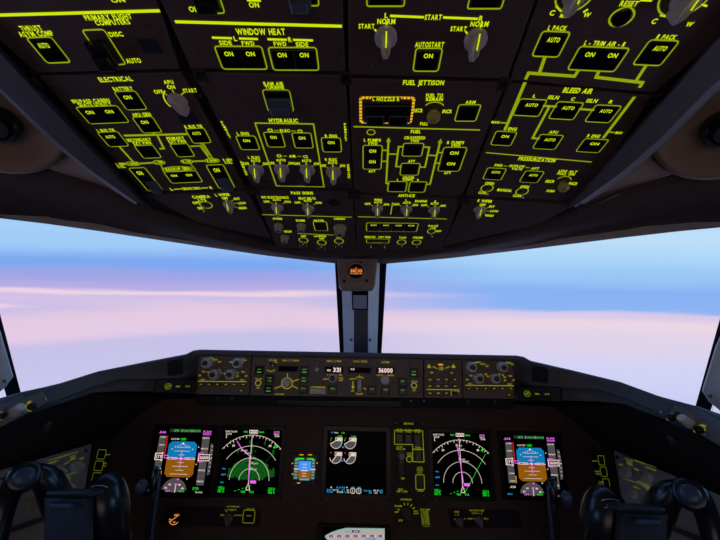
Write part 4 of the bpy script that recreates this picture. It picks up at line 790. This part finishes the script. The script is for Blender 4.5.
# engine display
d = Disp('engine_display', 328.2, 430.6, 386, 494.6, 'nearly empty black engine display with four round gauges, centre of the instrument panel', 5)
d.tx('TAT', .07, .028, .04, .022, 'c'); d.tx('+10C', .14, .028, .07, .022, 'p'); d.tx('1.6', .26, .028, .05, .028, 'g')
for x, y, g in ((.145, .185, 1), (.385, .185, 1), (.145, .425, 0), (.385, .425, 0)):
    d.sec(x, y, .095, 200 if g else 235, 368, 'y'); d.ar(x, y, .098, 190, 372, .010, 'p', 1); d.ln([(x-.085, y-(-.025)), (x+.02, y-.035)] if g else [(x-.055, y+.07), (x+.04, y-.05)], .011, 'w', 2)
    d.ln([(x-.01, y-.075), (x+.105, y-.075), (x+.105, y-.02), (x-.01, y-.02)], .010, 'p', 2, True); d.rc(x+.02, y-.07, x+.10, y-.025, 'p', 2); d.tx('1.41' if g else '652', x+.045, y-.047, .07, .03, 'w'); d.ln([(x-.09, y-.06), (x-.07, y-.075)], .016, 'r', 2)
    if g: d.ln([(x-.1, y-.03), (x-.085, y-.035)], .014, 'g', 2); d.tx('1.43', x+.06, y-.10, .07, .026, 'g')
d.tx('EPR', .27, .265, .035, .026, 'l'); d.tx('EGT', .26, .485, .045, .024, 'l')
for x, y, w, s_, c in ((.07, .945, .10, 'DUCT', 'c'), (.07, .975, .10, 'CAB', 'c'), (.17, .945, .09, '34 34', 'p'), (.25, .905, .14, 'RATE', 'c'), (.06+.03, .905, .03, '0', 'p'), (.29, .945, .06, 'ALT', 'c'), (.24, .975, .10, '5700', 'p'), (.35, .90, .03, '4', 'p'), (.37, .945, .035, 'F', 'p'), (.38, .975, .035, 'R', 'p'), (.33, .975, .03, 'O', 'c'), (.455, .9, .05, 'PSI', 'c'), (.555, .9, .05, 'PSI', 'c'), (.66, .945, .06, 'TOT', 'c'), (.73, .945, .06, 'FUEL', 'c'), (.83, .935, .08, '56.8', 'p'), (.91, .935, .07, 'LBS', 'c'), (.74, .975, .05, 'TEMP', 'c'), (.83, .972, .06, '-9C', 'p'), (.92, .965, .05, '1000', 'c')): d.tx(s_, x, y, w, .023, c)
for x in (.45, .55): d.ln([(x-.035, .975), (x-.035, .925), (x-.015, .91), (x+.015, .91), (x+.035, .925), (x+.035, .975), (x+.015, .99), (x-.015, .99)], .011, 'p', 1, True); d.ln([(x, .92), (x, .98)], .009, 'p', 1)
d.tx('A', .5, .945, .02, .02, 'c'); d.done()
# standby flight display
d = Disp('standby_display', 294.6, 457, 314.8, 480.2, 'small square standby flight display between the map display and the engine display', 3.4)
d.rc(0, 0, 1, 1, 'e', -1); d.rc(.22, .16, .80, .58, 'l'); d.rc(.22, .58, .80, .92, 'o'); d.rc(.02, .05, .2, .95, 'y', 1); d.rc(.82, .05, .98, .95, 'y', 1)
for i in range(7): d.ln([(.04, .12+i*.13), (.18, .12+i*.13)], .05, 't', 2); d.ln([(.84, .12+i*.13), (.96, .12+i*.13)], .05, 't', 2)
d.tx('279', .12, .52, .2, .08, 'w'); d.tx('360', .9, .52, .2, .08, 'w'); d.ln([(.35, .58), (.65, .58)], .04, 'w', 2)
for y in (.3, .44, .70, .82): d.ln([(.4, y), (.6, y)], .03, 'p', 2)
d.rc(.1, .02, .45, .1, 'g', 2); d.rc(.6, .02, .9, .1, 'g', 2); d.rc(.3, .93, .75, 1.0, 't', 2); d.done()
t = Thing('standby_display_keys', INS, 305, 468, 'amber legends and grey knob framing the small standby display', 'key set'); b = MB(t)
for px, py, w in ((301.4, 454.8, 4), (310, 454.8, 4), (292.4, 463.4, 1.4), (292.4, 474, 1.4), (298.5, 483, 3), (317, 463, 1.2)): r = INS.rect(px-w/2, py-.5, px+w/2, py+.5, .004); b.box(r, .0036, .0042, AMBER)
b.build('lit_legends'); b = MB(t); b.lathe(INS.uv(314.4, 481.5), [(.007, .002), (.007, .012), (.005, .014)], KNOBD, 16); b.build('setting_knob')
# lower display with the pale synoptic page
LOW = Plane(at(357, 540, .93), RIGHT, Vector((0, .55, 1)))
t = Thing('lower_display', LOW, 356, 550, 'lower display at the bottom edge showing a pale aircraft door page', 'display', 'cockpit displays')
k = LOW.sx(356, 535); b = MB(t); b.box(LOW.rect(318, 524, 392, 610), -.03, .001, GAP, .001); b.build('bezel')
b = MB(t); b.box(LOW.rect(323, 527, 387.6, 606), .0008, .0014, S_BLK)
P = [LOW.uv(*p) for p in ((384.6, 528.6), (346, 528), (338, 530), (331, 532.5), (325.6, 535.5), (325.2, 537), (328, 540), (335, 543), (384.6, 545.5))]
b.flat(P, .0018, S['q']); b.line(P[:7], .0012, .0020, S['t'])
for i in range(7): x = 329.5+i*8.2; r = LOW.rect(x, 534.9, x+3.4, 537.2); b.box(r, .0018, .0022, S['k']); b.box(LOW.rect(x+1, 535.4, x+2.4, 536.8), .0022, .0026, S['m']); b.line([LOW.uv(x+4.4, 535), LOW.uv(x+5, 537.2)], .0014, .0022, S['w'])
b.box(LOW.rect(352, 530.2, 359.5, 532.6), .0018, .0022, S['k']); b.box(LOW.rect(353.5, 530.7, 358.2, 532.1), .0022, .0026, S['m']); b.text('DOOR', LOW.uv(347.5, 531.4), 6*k, 1.5*k, .0022, S['c']); b.text('DOOR', LOW.uv(371, 539), 10*k, 1.5*k, .0022, S['b']); b.build('screen')
# gear panel
IL = dict(leg=LEGG2, legl=LEGG2) if 0 else {}
t = Panel('landing_gear_panel', INS, [(393.6, 420.4), (425.2, 421), (430.5, 527.5), (392.6, 526.8)], 'tall dark panel right of the engine display with gear lever slot and ringed knob', pm=INSTR, thick=.008, leg=LEGP, legl=LEGP)
t.txt('GND PROX', 408.6, 423.6, 10, 2); t.ln([(394.4, 444.2), (394.6, 430.2), (422.6, 430.8), (424, 462), (412.8, 461.6), (412.6, 444.4), (394.4, 444.2)], .8); t.ln([(412.8, 449), (423.2, 449.3)], .8)
for x, y, s_ in ((399.6, 429.6, 'G/S'), (408.2, 429.8, 'FLAP'), (417.4, 430, 'GEAR'), (418, 447.6, 'TERR')): t.txt(s_, x, y, 6, 1.5); t.txt('OVRD', x, y+2, 6, 1.5)
for x0, y0, x1, y1 in ((396, 433.6, 402.8, 443), (405, 433.8, 411.6, 443.2), (414, 434, 421, 447), (414.6, 451, 422, 460.8)): t.sw(x0, y0, x1, y1, ('',), frame=False, w=.3)
t.txt('ALTN', 399.4, 446.8, 6, 1.6); t.txt('GEAR DN', 400.6, 449, 9, 1.6); b = MB(t); b.box(INS.rect(398.6, 459, 403.6, 477), -.001, .0014, BLACK, .0004); b.build('lever_slot'); t.pot(401.2, 454.6, 3.4, CREAM, 2.6, 'lever_knob', False); t.bx(399.4, 453, 403.4, 463, .002, .014, mat('tan_lever', (.20, .16, .12), .5), 'gear_lever', .003)
t.txt('LOCK', 409.4, 453.2, 5, 1.5); t.txt('OVRD', 409.4, 455.2, 5, 1.5); t.oval(409.3, 459.2, 2.8, 2.8, .8); b = MB(t); b.lathe(INS.uv(409.3, 459.2), [(.005, 0), (.005, .003), (.003, .004)], SWITCH, 14); b.build('lock_button'); t.txt('DN', 402.8, 478.4, 3, 2)
t.txt('ALTN', 419.6, 467.6, 5, 1.6); t.txt('FLAPS', 419.8, 469.8, 6, 1.6); t.txt('EXT', 420, 472.4, 5, 1.6); t.fr(415.6, 474.6, 424.6, 489.6, .9); t.sw(416.2, 475.2, 424, 489, ('',), frame=False, w=.3); t.txt('ARM', 420.2, 490.8, 6, 1.4)
t.txt('GEAR', 400.6, 489.2, 5, 1.6); t.txt('LIMIT 270K', 402, 491.4, 11, 1.7); t.txt('AUTOBRAKE', 406, 499.4, 11, 1.8); t.txt('DISARM', 397.4, 506, 6, 1.5); t.txt('OFF', 396.6, 512, 4, 1.6); t.txt('RTO', 400.8, 520.4, 4, 1.8); t.txt('MAX', 416, 511, 4, 1.5); t.txt('AUTO', 416, 513.4, 5, 1.5)
for a in (30, 55, 80, 105, 130, 160): f = math.radians(a); t.ln([(406.4+7*math.cos(f), 512.2-7*math.sin(f)), (406.4+9.6*math.cos(f), 512.2-9.6*math.sin(f))], .8)
t.sel(406.4, 512.2, 5.6, .6, line=False, mt=mat('selector_grey', (.11, .10, .10), .5)); t.txt('FLAP LIMIT', 425, 509.6, 10, 1.6)
for i in range(7): t.txt(('1-255K', '5-235K', '15-215K', '20-195K', '25-185K', '30-170K', '')[i] or '-', 424.8+i*.2, 512+i*2.3, 8, 1.5)
t.screw(396.4, 423, 1.4); t.screw(422.4, 423.4, 1.4); t.screw(423.8, 496, 1.6); t.done()
# small controls under the displays
LG2 = dict(leg=LEGS, legl=LEGS)
t = Panel('heading_reference_panel', INS, [(166, 505.6), (262, 508.4), (260, 527), (160, 526)], 'dark strip under the left map display with one grey knob and an outlined switch', pm=INSTR, thick=.006, **LG2)
t.sel(228.6, 518.4, 5, .2, line=False, mt=mat('selector_dim', (.20, .19, .19), .5)); t.txt('AUTOBRAKE', 233, 505.9+.6, 13, 1.5); t.txt('SOURCE', 232, 509.6, 9, 1.3); t.ln([(225, 509.4), (227, 512)], .7); t.ln([(231.5, 511), (232.8, 509.8)], .7); t.ln([(234, 515.6), (237, 515)], .7); t.txt('OFF', 222.4, 515, 4, 1.4); t.txt('AUTO', 240, 515.2, 5, 1.4)
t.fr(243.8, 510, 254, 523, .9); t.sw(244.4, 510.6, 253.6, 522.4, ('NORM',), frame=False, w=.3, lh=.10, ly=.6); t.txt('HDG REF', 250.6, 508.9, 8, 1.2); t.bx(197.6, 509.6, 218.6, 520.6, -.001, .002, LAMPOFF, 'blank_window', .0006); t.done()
t = Thing('clock', INS, 175.4, 518, 'small round clock with glowing orange hands under the left flight display', 'clock')
b = MB(t); c = INS.uv(175.4, 518); k = INS.sx(175, 518); b.lathe(c, [(8.4*k, .000), (8.4*k, .004), (7.4*k, .006), (7*k, .004)], BLACK, 26); b.build('case')
b = MB(t); b.arc(c, 4.8*k, 4.8*k, 200, 330, .6*k, .0064, COMP); b.line([(c[0]-2*k, c[1]-1*k), (c[0]+3.4*k, c[1]+3*k)], .6*k, .0066, COMP); b.text('0853', (c[0]+2*k, c[1]+3.4*k), 5*k, 1.4*k, .0066, COMP); b.text('42', (c[0]+.5*k, c[1]-2.6*k), 2.4*k, 1.3*k, .0066, COMP); b.line([(c[0]-4*k, c[1]-3*k), (c[0]-2*k, c[1]-1*k), (c[0]-5*k, c[1])], .6*k, .0066, COMP); b.build('dial')
t = Panel('source_select_panel', INS, [(447, 508), (518, 509.4), (524, 528), (450, 527.6)], 'dark strip under the right map display with two small grey knobs', pm=INSTR, thick=.006, **LG2)
for x, y in ((459.8, 521.6), (479.6, 521)):
    t.sel(x, y, 4.6, .1, line=False, mt=mat('selector_dim', (.20, .19, .19), .5)); t.ln([(x-5.6, y-3), (x-4.4, y-2)], .7); t.ln([(x+4.2, y-2.4), (x+5.6, y-3.4)], .7)
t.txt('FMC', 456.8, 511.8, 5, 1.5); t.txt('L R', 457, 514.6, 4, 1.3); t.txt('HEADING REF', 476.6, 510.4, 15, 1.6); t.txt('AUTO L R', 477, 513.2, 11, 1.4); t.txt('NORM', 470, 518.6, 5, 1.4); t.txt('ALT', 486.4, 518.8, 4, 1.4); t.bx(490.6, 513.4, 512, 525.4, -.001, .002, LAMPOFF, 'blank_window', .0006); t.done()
# source selector strips with three outlined boxes
def strip(poly, bx_, tx_, lab):
    t = Panel('display_source_panel', INS, poly, lab, pm=BLACK, thick=.005, **LG2)
    for x0, y0, x1, y1 in bx_: t.sw(x0, y0, x1, y1, ('',), frame=True, w=.55)
    for s_, x, y in tx_: t.txt(s_, x, y, 5, 1.4)
    t.done()
strip([(99, 446.6), (114, 444.4), (102, 484), (87, 486)], [(98.6, 449.4), (104.8, 458.8), ] and [(98.6, 449.6, 104.6, 459), (95.8, 461, 102.2, 470.6), (93.4, 472.6, 99.6, 481.6)], [('NAV', 108, 454.6), ('DSPL', 104.6, 463.2), ('CTRL', 104, 465.8), ('AIR', 101.4, 476), ('DATA', 101, 478.4)], 'narrow black strip of three outlined switches, left of both flight displays')
strip([(588.6, 451), (603.6, 454), (616.6, 493.6), (602, 491.4)], [(597.6, 455.6, 605, 465), (599.8, 467, 607.4, 476.4), (602.4, 478.6, 610, 487.6)], [('NAV', 595, 461), ('DSPL', 597.6, 471.4), ('CTRL', 598, 474), ('AIR', 601, 482), ('DATA', 601.2, 484.4)], 'narrow black strip of three outlined switches, right of both flight displays')
# ------------------------------------------------------------------ side panels under the glareshield ends
P0, P1, P2 = at(92, 443, .94), at(0, 470, .74), at(60, 530, .80)
SPL = Plane(P0, P0-P1, (P0-P1).cross((P1-P2)).cross(P0-P1)*-1 if False else P0-P2)
SPR = Plane(mirror(P0), Vector((-1, 1, 1))*1 if False else mirror(P1)-mirror(P0), mirror(P0)-mirror(P2))
def side(pl, poly, lab, knobs, texts, lines, screws, ledge):
    t = Panel('side_panel', pl, poly, lab, pm=SIDEP, thick=.012, leg=LEGS, legl=LEGS)
    for x, y, r, m_ in knobs: t.sel(x, y, r*1.35, .3, line=False, mt=m_, tail=1.05)
    for s_, x, y, w in texts: t.txt(s_, x, y, w, 1.4)
    for q in lines: t.ln(q, .4)
    for x, y in screws: t.screw(x, y, 2)
    b = MB(t); b.prism([pl.uv(*p) for p in ledge], 0, .012, RAIL, .003); b.build('ledge_strip'); t.done()
side(SPL, [(92, 443.4), (-70, 491), (-70, 575), (40, 541), (79, 528)], 'grey side panel with knobs and yellow lettering behind the left yoke', [(75, 466.4, 5, KNOBL), (57.4, 471.6, 5, KNOBL), (67.6, 488, 4.4, KNOBL), (31, 503.6, 4.4, CREAM)],
     [('HEATERS', 63.4, 456.2, 11), ('FOOT', 72.6, 456.6, 6), ('MED', 73, 459, 6), ('LOW', 66.4, 463, 5), ('HIGH', 81.6, 458.4, 5), ('SHOULDER', 52.4, 462.4, 10), ('AIR OUTLET', 58.4, 480.6, 13), ('VENT', 67.4, 482.6, 7), ('MAX', 54.4, 484, 5), ('WSHLD', 66, 478.6, 8)],
     [[(47.4, 460.6), (57, 457.8)], [(69, 454.4), (78.6, 451.6)], [(52.6, 479.4), (80, 471.4)]], [(86, 450.6), (2.4, 478.6)], [(55, 512.6), (-40, 545), (-40, 551), (56, 517)])
side(SPR, [(613.4, 450), (712, 492), (745, 506), (745, 582), (664, 548), (627, 532)], 'grey side panel with grey knobs and yellow lettering behind the right yoke', [(627.4, 472, 5, KNOBL), (647.6, 477, 5, KNOBL), (634, 494.4, 4.4, KNOBL), (670, 511, 4.4, CREAM)],
     [('HEATERS', 640, 462.2, 11), ('FOOT', 629.6, 462, 6), ('MED', 630, 464.4, 6), ('LOW', 621.4, 465, 5), ('HIGH', 636.6, 469.6, 5), ('SHOULDER', 651, 468.8, 11), ('AIR OUTLET', 643.6, 483.6, 13), ('VENT', 636.4, 487.6, 7), ('MAX', 649, 490, 5), ('WSHLD', 645, 486.4, 8)],
     [[(624.6, 458.4), (633.4, 461)], [(646.6, 464), (656, 467.6)], [(623, 478), (650.6, 488)]], [(617.4, 457.4), (701.6, 485.4)], [(664, 522), (735, 551), (735, 558), (664, 527)])
# ------------------------------------------------------------------ recessed light control panels at the glareshield ends
for sgn in (0, 1):
    T = mirror if sgn else (lambda p: Vector(p))
    a, b_, c_, d_ = T(at(-20, 417, .582)), T(at(42, 391.4, .678)), T(at(47, 402.6, .677)), T(at(-20, 438, .565))
    uu = (a-b_) if sgn else (b_-a); pl = Plane(b_, uu, b_-c_)
    q = [((p-b_).dot(pl.u), (p-b_).dot(pl.v)) for p in (a, b_, c_, d_)]
    t = Thing('light_control_panel', pl, 0, 0, 'small brown light control panel set into the %s end of the glareshield' % ('right' if sgn else 'left'), 'control panel'); t.o.matrix_world = pl.matrix(); t.u0 = t.v0 = 0
    b = MB(t); b.prism(q, -.02, .003, MCPB, .0015); b.build('face_plate')
    w_ = max(abs(p[0]) for p in q); s_ = 1 if sgn else -1; h_ = -sum(p[1] for p in q)/len(q)*1.0
    def spot(x, y):
        r = ray(x, y); p = EYE+r*((pl.O+pl.n*.003-EYE).dot(pl.n)/r.dot(pl.n))-pl.O; return (p.dot(pl.u), p.dot(pl.v))
    k = .0021
    items = ((31, 407, 'd', 3.2), (13, 412.5, 'w', 3.6), (1.5, 416.5, 'd', 2.6), (25, 411, 's', 1.2), (44.6, 399, 'x', 1.5)) if not sgn else ((672, 418, 'd', 3.2), (690, 423.8, 'w', 3.6), (699.5, 430, 'd', 3.2), (677.4, 414.8, 'b', 2.6), (662, 412.5, 'x', 1.6), (706, 433.6, 'x', 1.6))
    for x, y, kd, r in items:
        c = spot(x, y); R = r*k; b = MB(t)
        if kd == 'w': b.lathe(c, [(1.2*R, .003), (1.1*R, .008), (R, .022), (.8*R, .026)], KNOBL, 20); b.build('light_knob')
        elif kd == 'd':
            b.lathe(c, [(R, .003), (.95*R, .009), (.6*R, .011)], BLACK, 18); o = b.build('dimmer_knob'); b = MB(t); b.arc(c, 1.22*R, 1.22*R, 20, 250, .16*R, .0036, LEGM); b.line([(c[0]-R*.3, c[1]+R*1.5), (c[0]+R*.8, c[1]+R*1.6)], .25*R, .0036, LEGM); b.build('printed_arc', o)
        elif kd == 'b': b.lathe(c, [(R, .003), (R, .006), (.7*R, .007)], BLACK, 16); b.build('round_button')
        else: b.lathe(c, [(R, .003), (R, .0045), (.5*R, .005)], SCREW if kd == 'x' else STEEL, 12); b.build('screw' if kd == 'x' else 'toggle_switch')
# ------------------------------------------------------------------ control yokes
def yoke(sgn):
    T = mirror if sgn else (lambda p: Vector(p))
    nm = 'right' if sgn else 'left'
    t = empty('control_yoke', T(at(104, 560, .68)), 'black control yoke with two grips and a clip board, lower %s of the photo' % nm, 'control yoke', 'control yokes')
    KY = .85
    A = lambda p: T(at(p[0], p[1], p[2]*KY))
    def tb(name, pts, rad, mt=YOKE, par=t, sx=1, n=16, k=5, axis=None):
        c = cr([(*A(p), r*KY) for p, r in zip(pts, rad)], k); vs, fs = tube([p[:3] for p in c], [p[3] for p in c], n, sx, axis); return wmesh(name, vs, fs, mt, par, True)
    # outboard grip: rises from below, rounded horn at the top
    g = tb('grip', [(-14, 580, .72), (-6, 545, .735), (3, 512, .75), (11, 491, .757), (19, 478, .76), (27, 474, .765)], [.021, .021, .020, .021, .024, .019])
    c = A((24, 477, .735)); ax = nrm(EYE-c)
    m = ax.to_track_quat('Z', 'Y').to_matrix().to_4x4(); m.translation = c
    def lat(prof, mt, name, par, mm=None, n=24):
        b = MB(); b.lathe((0, 0), [(r*KY, h*KY) for r, h in prof], mt, n); o = b.build(name, None, True); o.matrix_world = mm or m; o.parent = t if par is None else par; o.matrix_parent_inverse = (t.matrix_world if par is None else par.matrix_world).inverted(); return o
    lat([(.030, -.05), (.031, -.02), (.030, -.004), (.026, .004), (.021, .005)], YOKE, 'grip_head', None)
    lat([(.0185, .004), (.0175, .011), (.012, .0145), (.004, .015)], YOKEB, 'trim_switch', None)
    tb('yoke_arm', [(20, 473, .775), (34, 474, .785), (47, 480, .80), (57, 500, .815), (70, 530, .825)], [.019, .022, .027, .031, .032])
    # centre hub and column
    tb('hub', [(106, 640, .82), (106, 560, .815), (105.5, 515, .81), (104.5, 497, .812), (103.5, 485, .82), (103, 480.5, .83)], [.050, .049, .047, .045, .036, .012], k=6, n=24)
    hp = A((98, 489.5, .775)); pl = Plane(hp, RIGHT, Vector((0, .9, 1)))
    b = MB(); 
    for i in range(5): x = (i-2)*.0052; y0 = -abs(i-2)*.0008; b.line([(x-.001, y0-.006), (x+.001, y0+.001)], .0013, 0, WTICK)
    b.line([(-.016, .004), (-.007, .0062), (0, .0066), (.007, .0062), (.016, .004)], .0016, 0, WTICK); b.line([(-.017, -.006), (-.012, -.0075)], .0016, 0, WTICK)
    o = b.build('trim_scale'); o.matrix_world = pl.matrix(); bpy.context.view_layer.update(); o.parent = t; o.matrix_parent_inverse = t.matrix_world.inverted()
    # inboard grip, seen nearly edge on
    tb('grip', [(146, 585, .80), (149, 548, .80), (152, 515, .798), (154.5, 490, .795), (156, 474, .80), (154, 468, .81)], [.013, .013, .0125, .0125, .0125, .006], sx=.8)
    tb('thumb_switch', [(140.8, 492, .79), (142.4, 486, .785), (147, 482, .79)], [.008, .013, .008], YOKEB)
    tb('grip_sheen', [(151, 548, .775), (154.5, 515, .773), (158, 490, .772), (159.6, 476, .776)], [.0028, .0028, .0028, .002], STEEL if 0 else YOKEB)  # thin blue strip standing in for the sheen along the grip's edge
    tb('yoke_arm', [(147, 572, .805), (135, 566, .815), (118, 558, .82), (104, 552, .82)], [.018, .022, .026, .03])
    # clip board on the hub
    CB = Plane(A((66, 500, .745)), RIGHT, Vector((0, .42, 1)))
    def cbox(x0, y0, x1, y1, z0, z1, mt, name, bev=.004):
        P = []
        for x, y in ((x0, y0), (x1, y0), (x1, y1), (x0, y1)):
            r = ray(x, y); O = at(66, 500, .745*KY); n = Plane(O, RIGHT, Vector((0, .42, 1))).n; p = EYE+r*((O+n*z1-EYE).dot(n)/r.dot(n)); P.append((T(p), n))
        nn = P[0][1]; vs, fs = prism3([p for p, _ in P], -nn*(z1-z0)); return wmesh(name, vs, fs, mt, t, bevel=bev)
    cbox(43, 497, 88, 600, -.02, -.004, CLIP, 'clip_board'); cbox(45, 490, 89.6, 497.6, -.02, .016, CLIP, 'clip_bar', .006); cbox(48.6, 502.6, 72, 509.6, -.006, .010, YOKEB, 'clip_highlight', .004)  # the small raised blue block imitates a highlight on the clip board
    return t
yoke(0); yoke(1)
# ------------------------------------------------------------------ room shell
def quad(name, pts, mt, thick=.02): struct(wmesh(name, pts, [tuple(range(len(pts)))], mt, solid=thick))
quad('floor', [Vector((-1.5, -1.0, 0)), Vector((1.5, -1.0, 0)), Vector((1.5, 1.6, 0)), Vector((-1.5, 1.6, 0))], FLOORM, -.03)
quad('ceiling', [Vector((-1.6, -1.0, 1.95)), Vector((1.6, -1.0, 1.95)), Vector((1.6, 1.1, 1.95)), Vector((-1.6, 1.1, 1.95))], LINING, .03)
quad('wall_back', [Vector((-1.6, -.9, 0)), Vector((1.6, -.9, 0)), Vector((1.6, -.9, 1.95)), Vector((-1.6, -.9, 1.95))], WALLM, .03)
for sgn, nm in ((0, 'left'), (1, 'right')):
    T = mirror if sgn else (lambda p: Vector(p)); 
    def fl(p, z): return Vector((p.x, p.y, z))
    L = [T(p) for p in (wb, wc, sw_f0, sb)]; low = L+[Vector((L[-1].x, -.9, L[-1].z))]
    ou = [T(Vector(q)) for q in ((wb.x, 1.55, wb.z), (-1.22, 1.30, wc.z), (-1.25, .75, wc.z), (-1.22, .02, sb.z), (-1.22, -.9, sb.z))]
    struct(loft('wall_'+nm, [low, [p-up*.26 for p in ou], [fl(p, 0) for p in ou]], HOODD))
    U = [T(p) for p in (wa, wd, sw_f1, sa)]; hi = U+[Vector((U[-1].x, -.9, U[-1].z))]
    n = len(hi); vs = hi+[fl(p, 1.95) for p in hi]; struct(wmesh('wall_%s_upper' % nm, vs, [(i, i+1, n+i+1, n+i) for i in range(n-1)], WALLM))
    q = [T(p) for p in (sa, sb)]; struct(wmesh('wall_%s_aft' % nm, [q[0], q[1], Vector((q[1].x, -.9, q[1].z)), Vector((q[0].x, -.9, q[0].z))], [(0, 1, 2, 3)], WALLM))
    # lining between the glareshield end and the side panel
    M = [T(at(*p)) for p in ((-40, 440, .62), (0, 428, .64), (50, 405, .73), (90, 393, .83), (130, 396, .96), (200, 398, 1.06))]; N = [T(at(*p)) for p in ((-40, 482, .70), (0, 470.5, .755), (50, 455.5, .87), (80, 446.5, .945), (94, 442, .965), (150, 442, 1.06))]
    struct(loft('wall_%s_lining' % nm, [M, N], HOODD))
    t = empty('air_nozzle', T(at(46, 426, .78)), 'small dark air nozzle on the lining under the %s glareshield end' % nm, 'air nozzle', 'air nozzles')
    vs, fs = tube([T(at(48, 420, .77)), T(at(46.5, 425, .77)), T(at(44.6, 430.5, .775))], [.008, .009, .007]); wmesh('nozzle', vs, fs, KNOBD, t, True)
# lower facing under the instrument panel
# ------------------------------------------------------------------ sky
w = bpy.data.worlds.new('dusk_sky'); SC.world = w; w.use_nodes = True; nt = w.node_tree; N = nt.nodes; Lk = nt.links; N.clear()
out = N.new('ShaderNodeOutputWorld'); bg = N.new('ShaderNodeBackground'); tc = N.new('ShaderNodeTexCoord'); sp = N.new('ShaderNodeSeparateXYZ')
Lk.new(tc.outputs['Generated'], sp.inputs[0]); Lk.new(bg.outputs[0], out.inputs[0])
def mth(op, a, b=None, clamp=False):
    n = N.new('ShaderNodeMath'); n.operation = op; n.use_clamp = clamp
    for i, x in enumerate((a, b)):
        if x is None: continue
        if isinstance(x, (int, float)): n.inputs[i].default_value = x
        else: Lk.new(x, n.inputs[i])
    return n.outputs[0]
x, y, z = sp.outputs; az = mth('DIVIDE', x, mth('MAXIMUM', y, .05))
el = mth('DIVIDE', z, mth('MAXIMUM', y, .05))
cmb = N.new('ShaderNodeCombineXYZ'); Lk.new(mth('MULTIPLY', az, 1.3), cmb.inputs[0]); Lk.new(mth('MULTIPLY', el, 14), cmb.inputs[1])
no = N.new('ShaderNodeTexNoise'); no.inputs['Scale'].default_value = 1.0; no.inputs['Detail'].default_value = 4; Lk.new(cmb.outputs[0], no.inputs['Vector'])
wv = mth('MULTIPLY', mth('SUBTRACT', no.outputs['Fac'], .5), .045)
tt = mth('ADD', el, wv)
def ramp(stops, src):
    r = N.new('ShaderNodeValToRGB'); e = r.color_ramp.elements; lo, hi = -.5, .7
    r.color_ramp.interpolation = 'EASE'
    st = sorted((min(1, max(0, (t-lo)/(hi-lo))), c) for t, c in stops)
    e[0].position, e[0].color = st[0][0], lin(st[0][1]); e[1].position, e[1].color = st[-1][0], lin(st[-1][1])
    for p, c in st[1:-1]: q = e.new(p); q.color = lin(c)
    Lk.new(mth('DIVIDE', mth('SUBTRACT', src, lo), hi-lo), r.inputs[0]); return r.outputs[0]
sl = mth('MULTIPLY', mth('MULTIPLY', mth('MAXIMUM', mth('SUBTRACT', mth('MULTIPLY', az, -1), .45), 0), .085), mth('MULTIPLY', mth('ADD', mth('MULTIPLY', el, -1), -.004), 40, True))
tl = mth('ADD', tt, sl)   # the pink streak sinks towards the left
RL = ramp([(.6, (105, 150, 215)), (.26, (166, 208, 246)), (.17, (160, 202, 246)), (.10, (125, 166, 238)), (.07, (158, 164, 228)), (.035, (182, 172, 226)), (.019, (240, 210, 228)), (.008, (205, 190, 228)), (-.03, (228, 200, 224)), (-.07, (228, 202, 228)), (-.11, (198, 192, 230)), (-.27, (201, 201, 239)), (-.5, (150, 150, 195))], tl)
RR = ramp([(.6, (115, 165, 220)), (.2, (188, 220, 247)), (.13, (170, 211, 245)), (.085, (152, 197, 244)), (.035, (134, 176, 241)), (-.008, (140, 178, 241)), (-.022, (214, 200, 230)), (-.05, (234, 212, 228)), (-.10, (222, 210, 233)), (-.2, (208, 209, 244)), (-.5, (160, 160, 200))], tt)
f = mth('ADD', mth('MULTIPLY', az, 1.6), .35, True); mx = N.new('ShaderNodeMix'); mx.data_type = 'RGBA'; Lk.new(f, mx.inputs['Factor']); Lk.new(RL, mx.inputs[6]); Lk.new(RR, mx.inputs[7]); Lk.new(mx.outputs[2], bg.inputs['Color']); 
rr = mth('DIVIDE', mth('ABSOLUTE', x), mth('MAXIMUM', y, .02)); bo = mth('MULTIPLY', mth('SUBTRACT', rr, 1.15), 1.2, True)   # sky strength raised abeam, out of view, to add light in the cockpit
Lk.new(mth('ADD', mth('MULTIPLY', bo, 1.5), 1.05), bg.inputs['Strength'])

# ------------------------------------------------------------------ unseen warm fill light at the back wall, added to brighten the panels
la = bpy.data.lights.new('fill_light', 'AREA'); la.shape = 'RECTANGLE'; la.size = 1.2; la.size_y = .7; la.energy = 1.4; la.color = (1, .76, .66)
lo = bpy.data.objects.new('fill_light', la); COL.objects.link(lo); lo.location = (CX, -.84, 1.15); lo.rotation_euler = (math.radians(90), 0, 0)
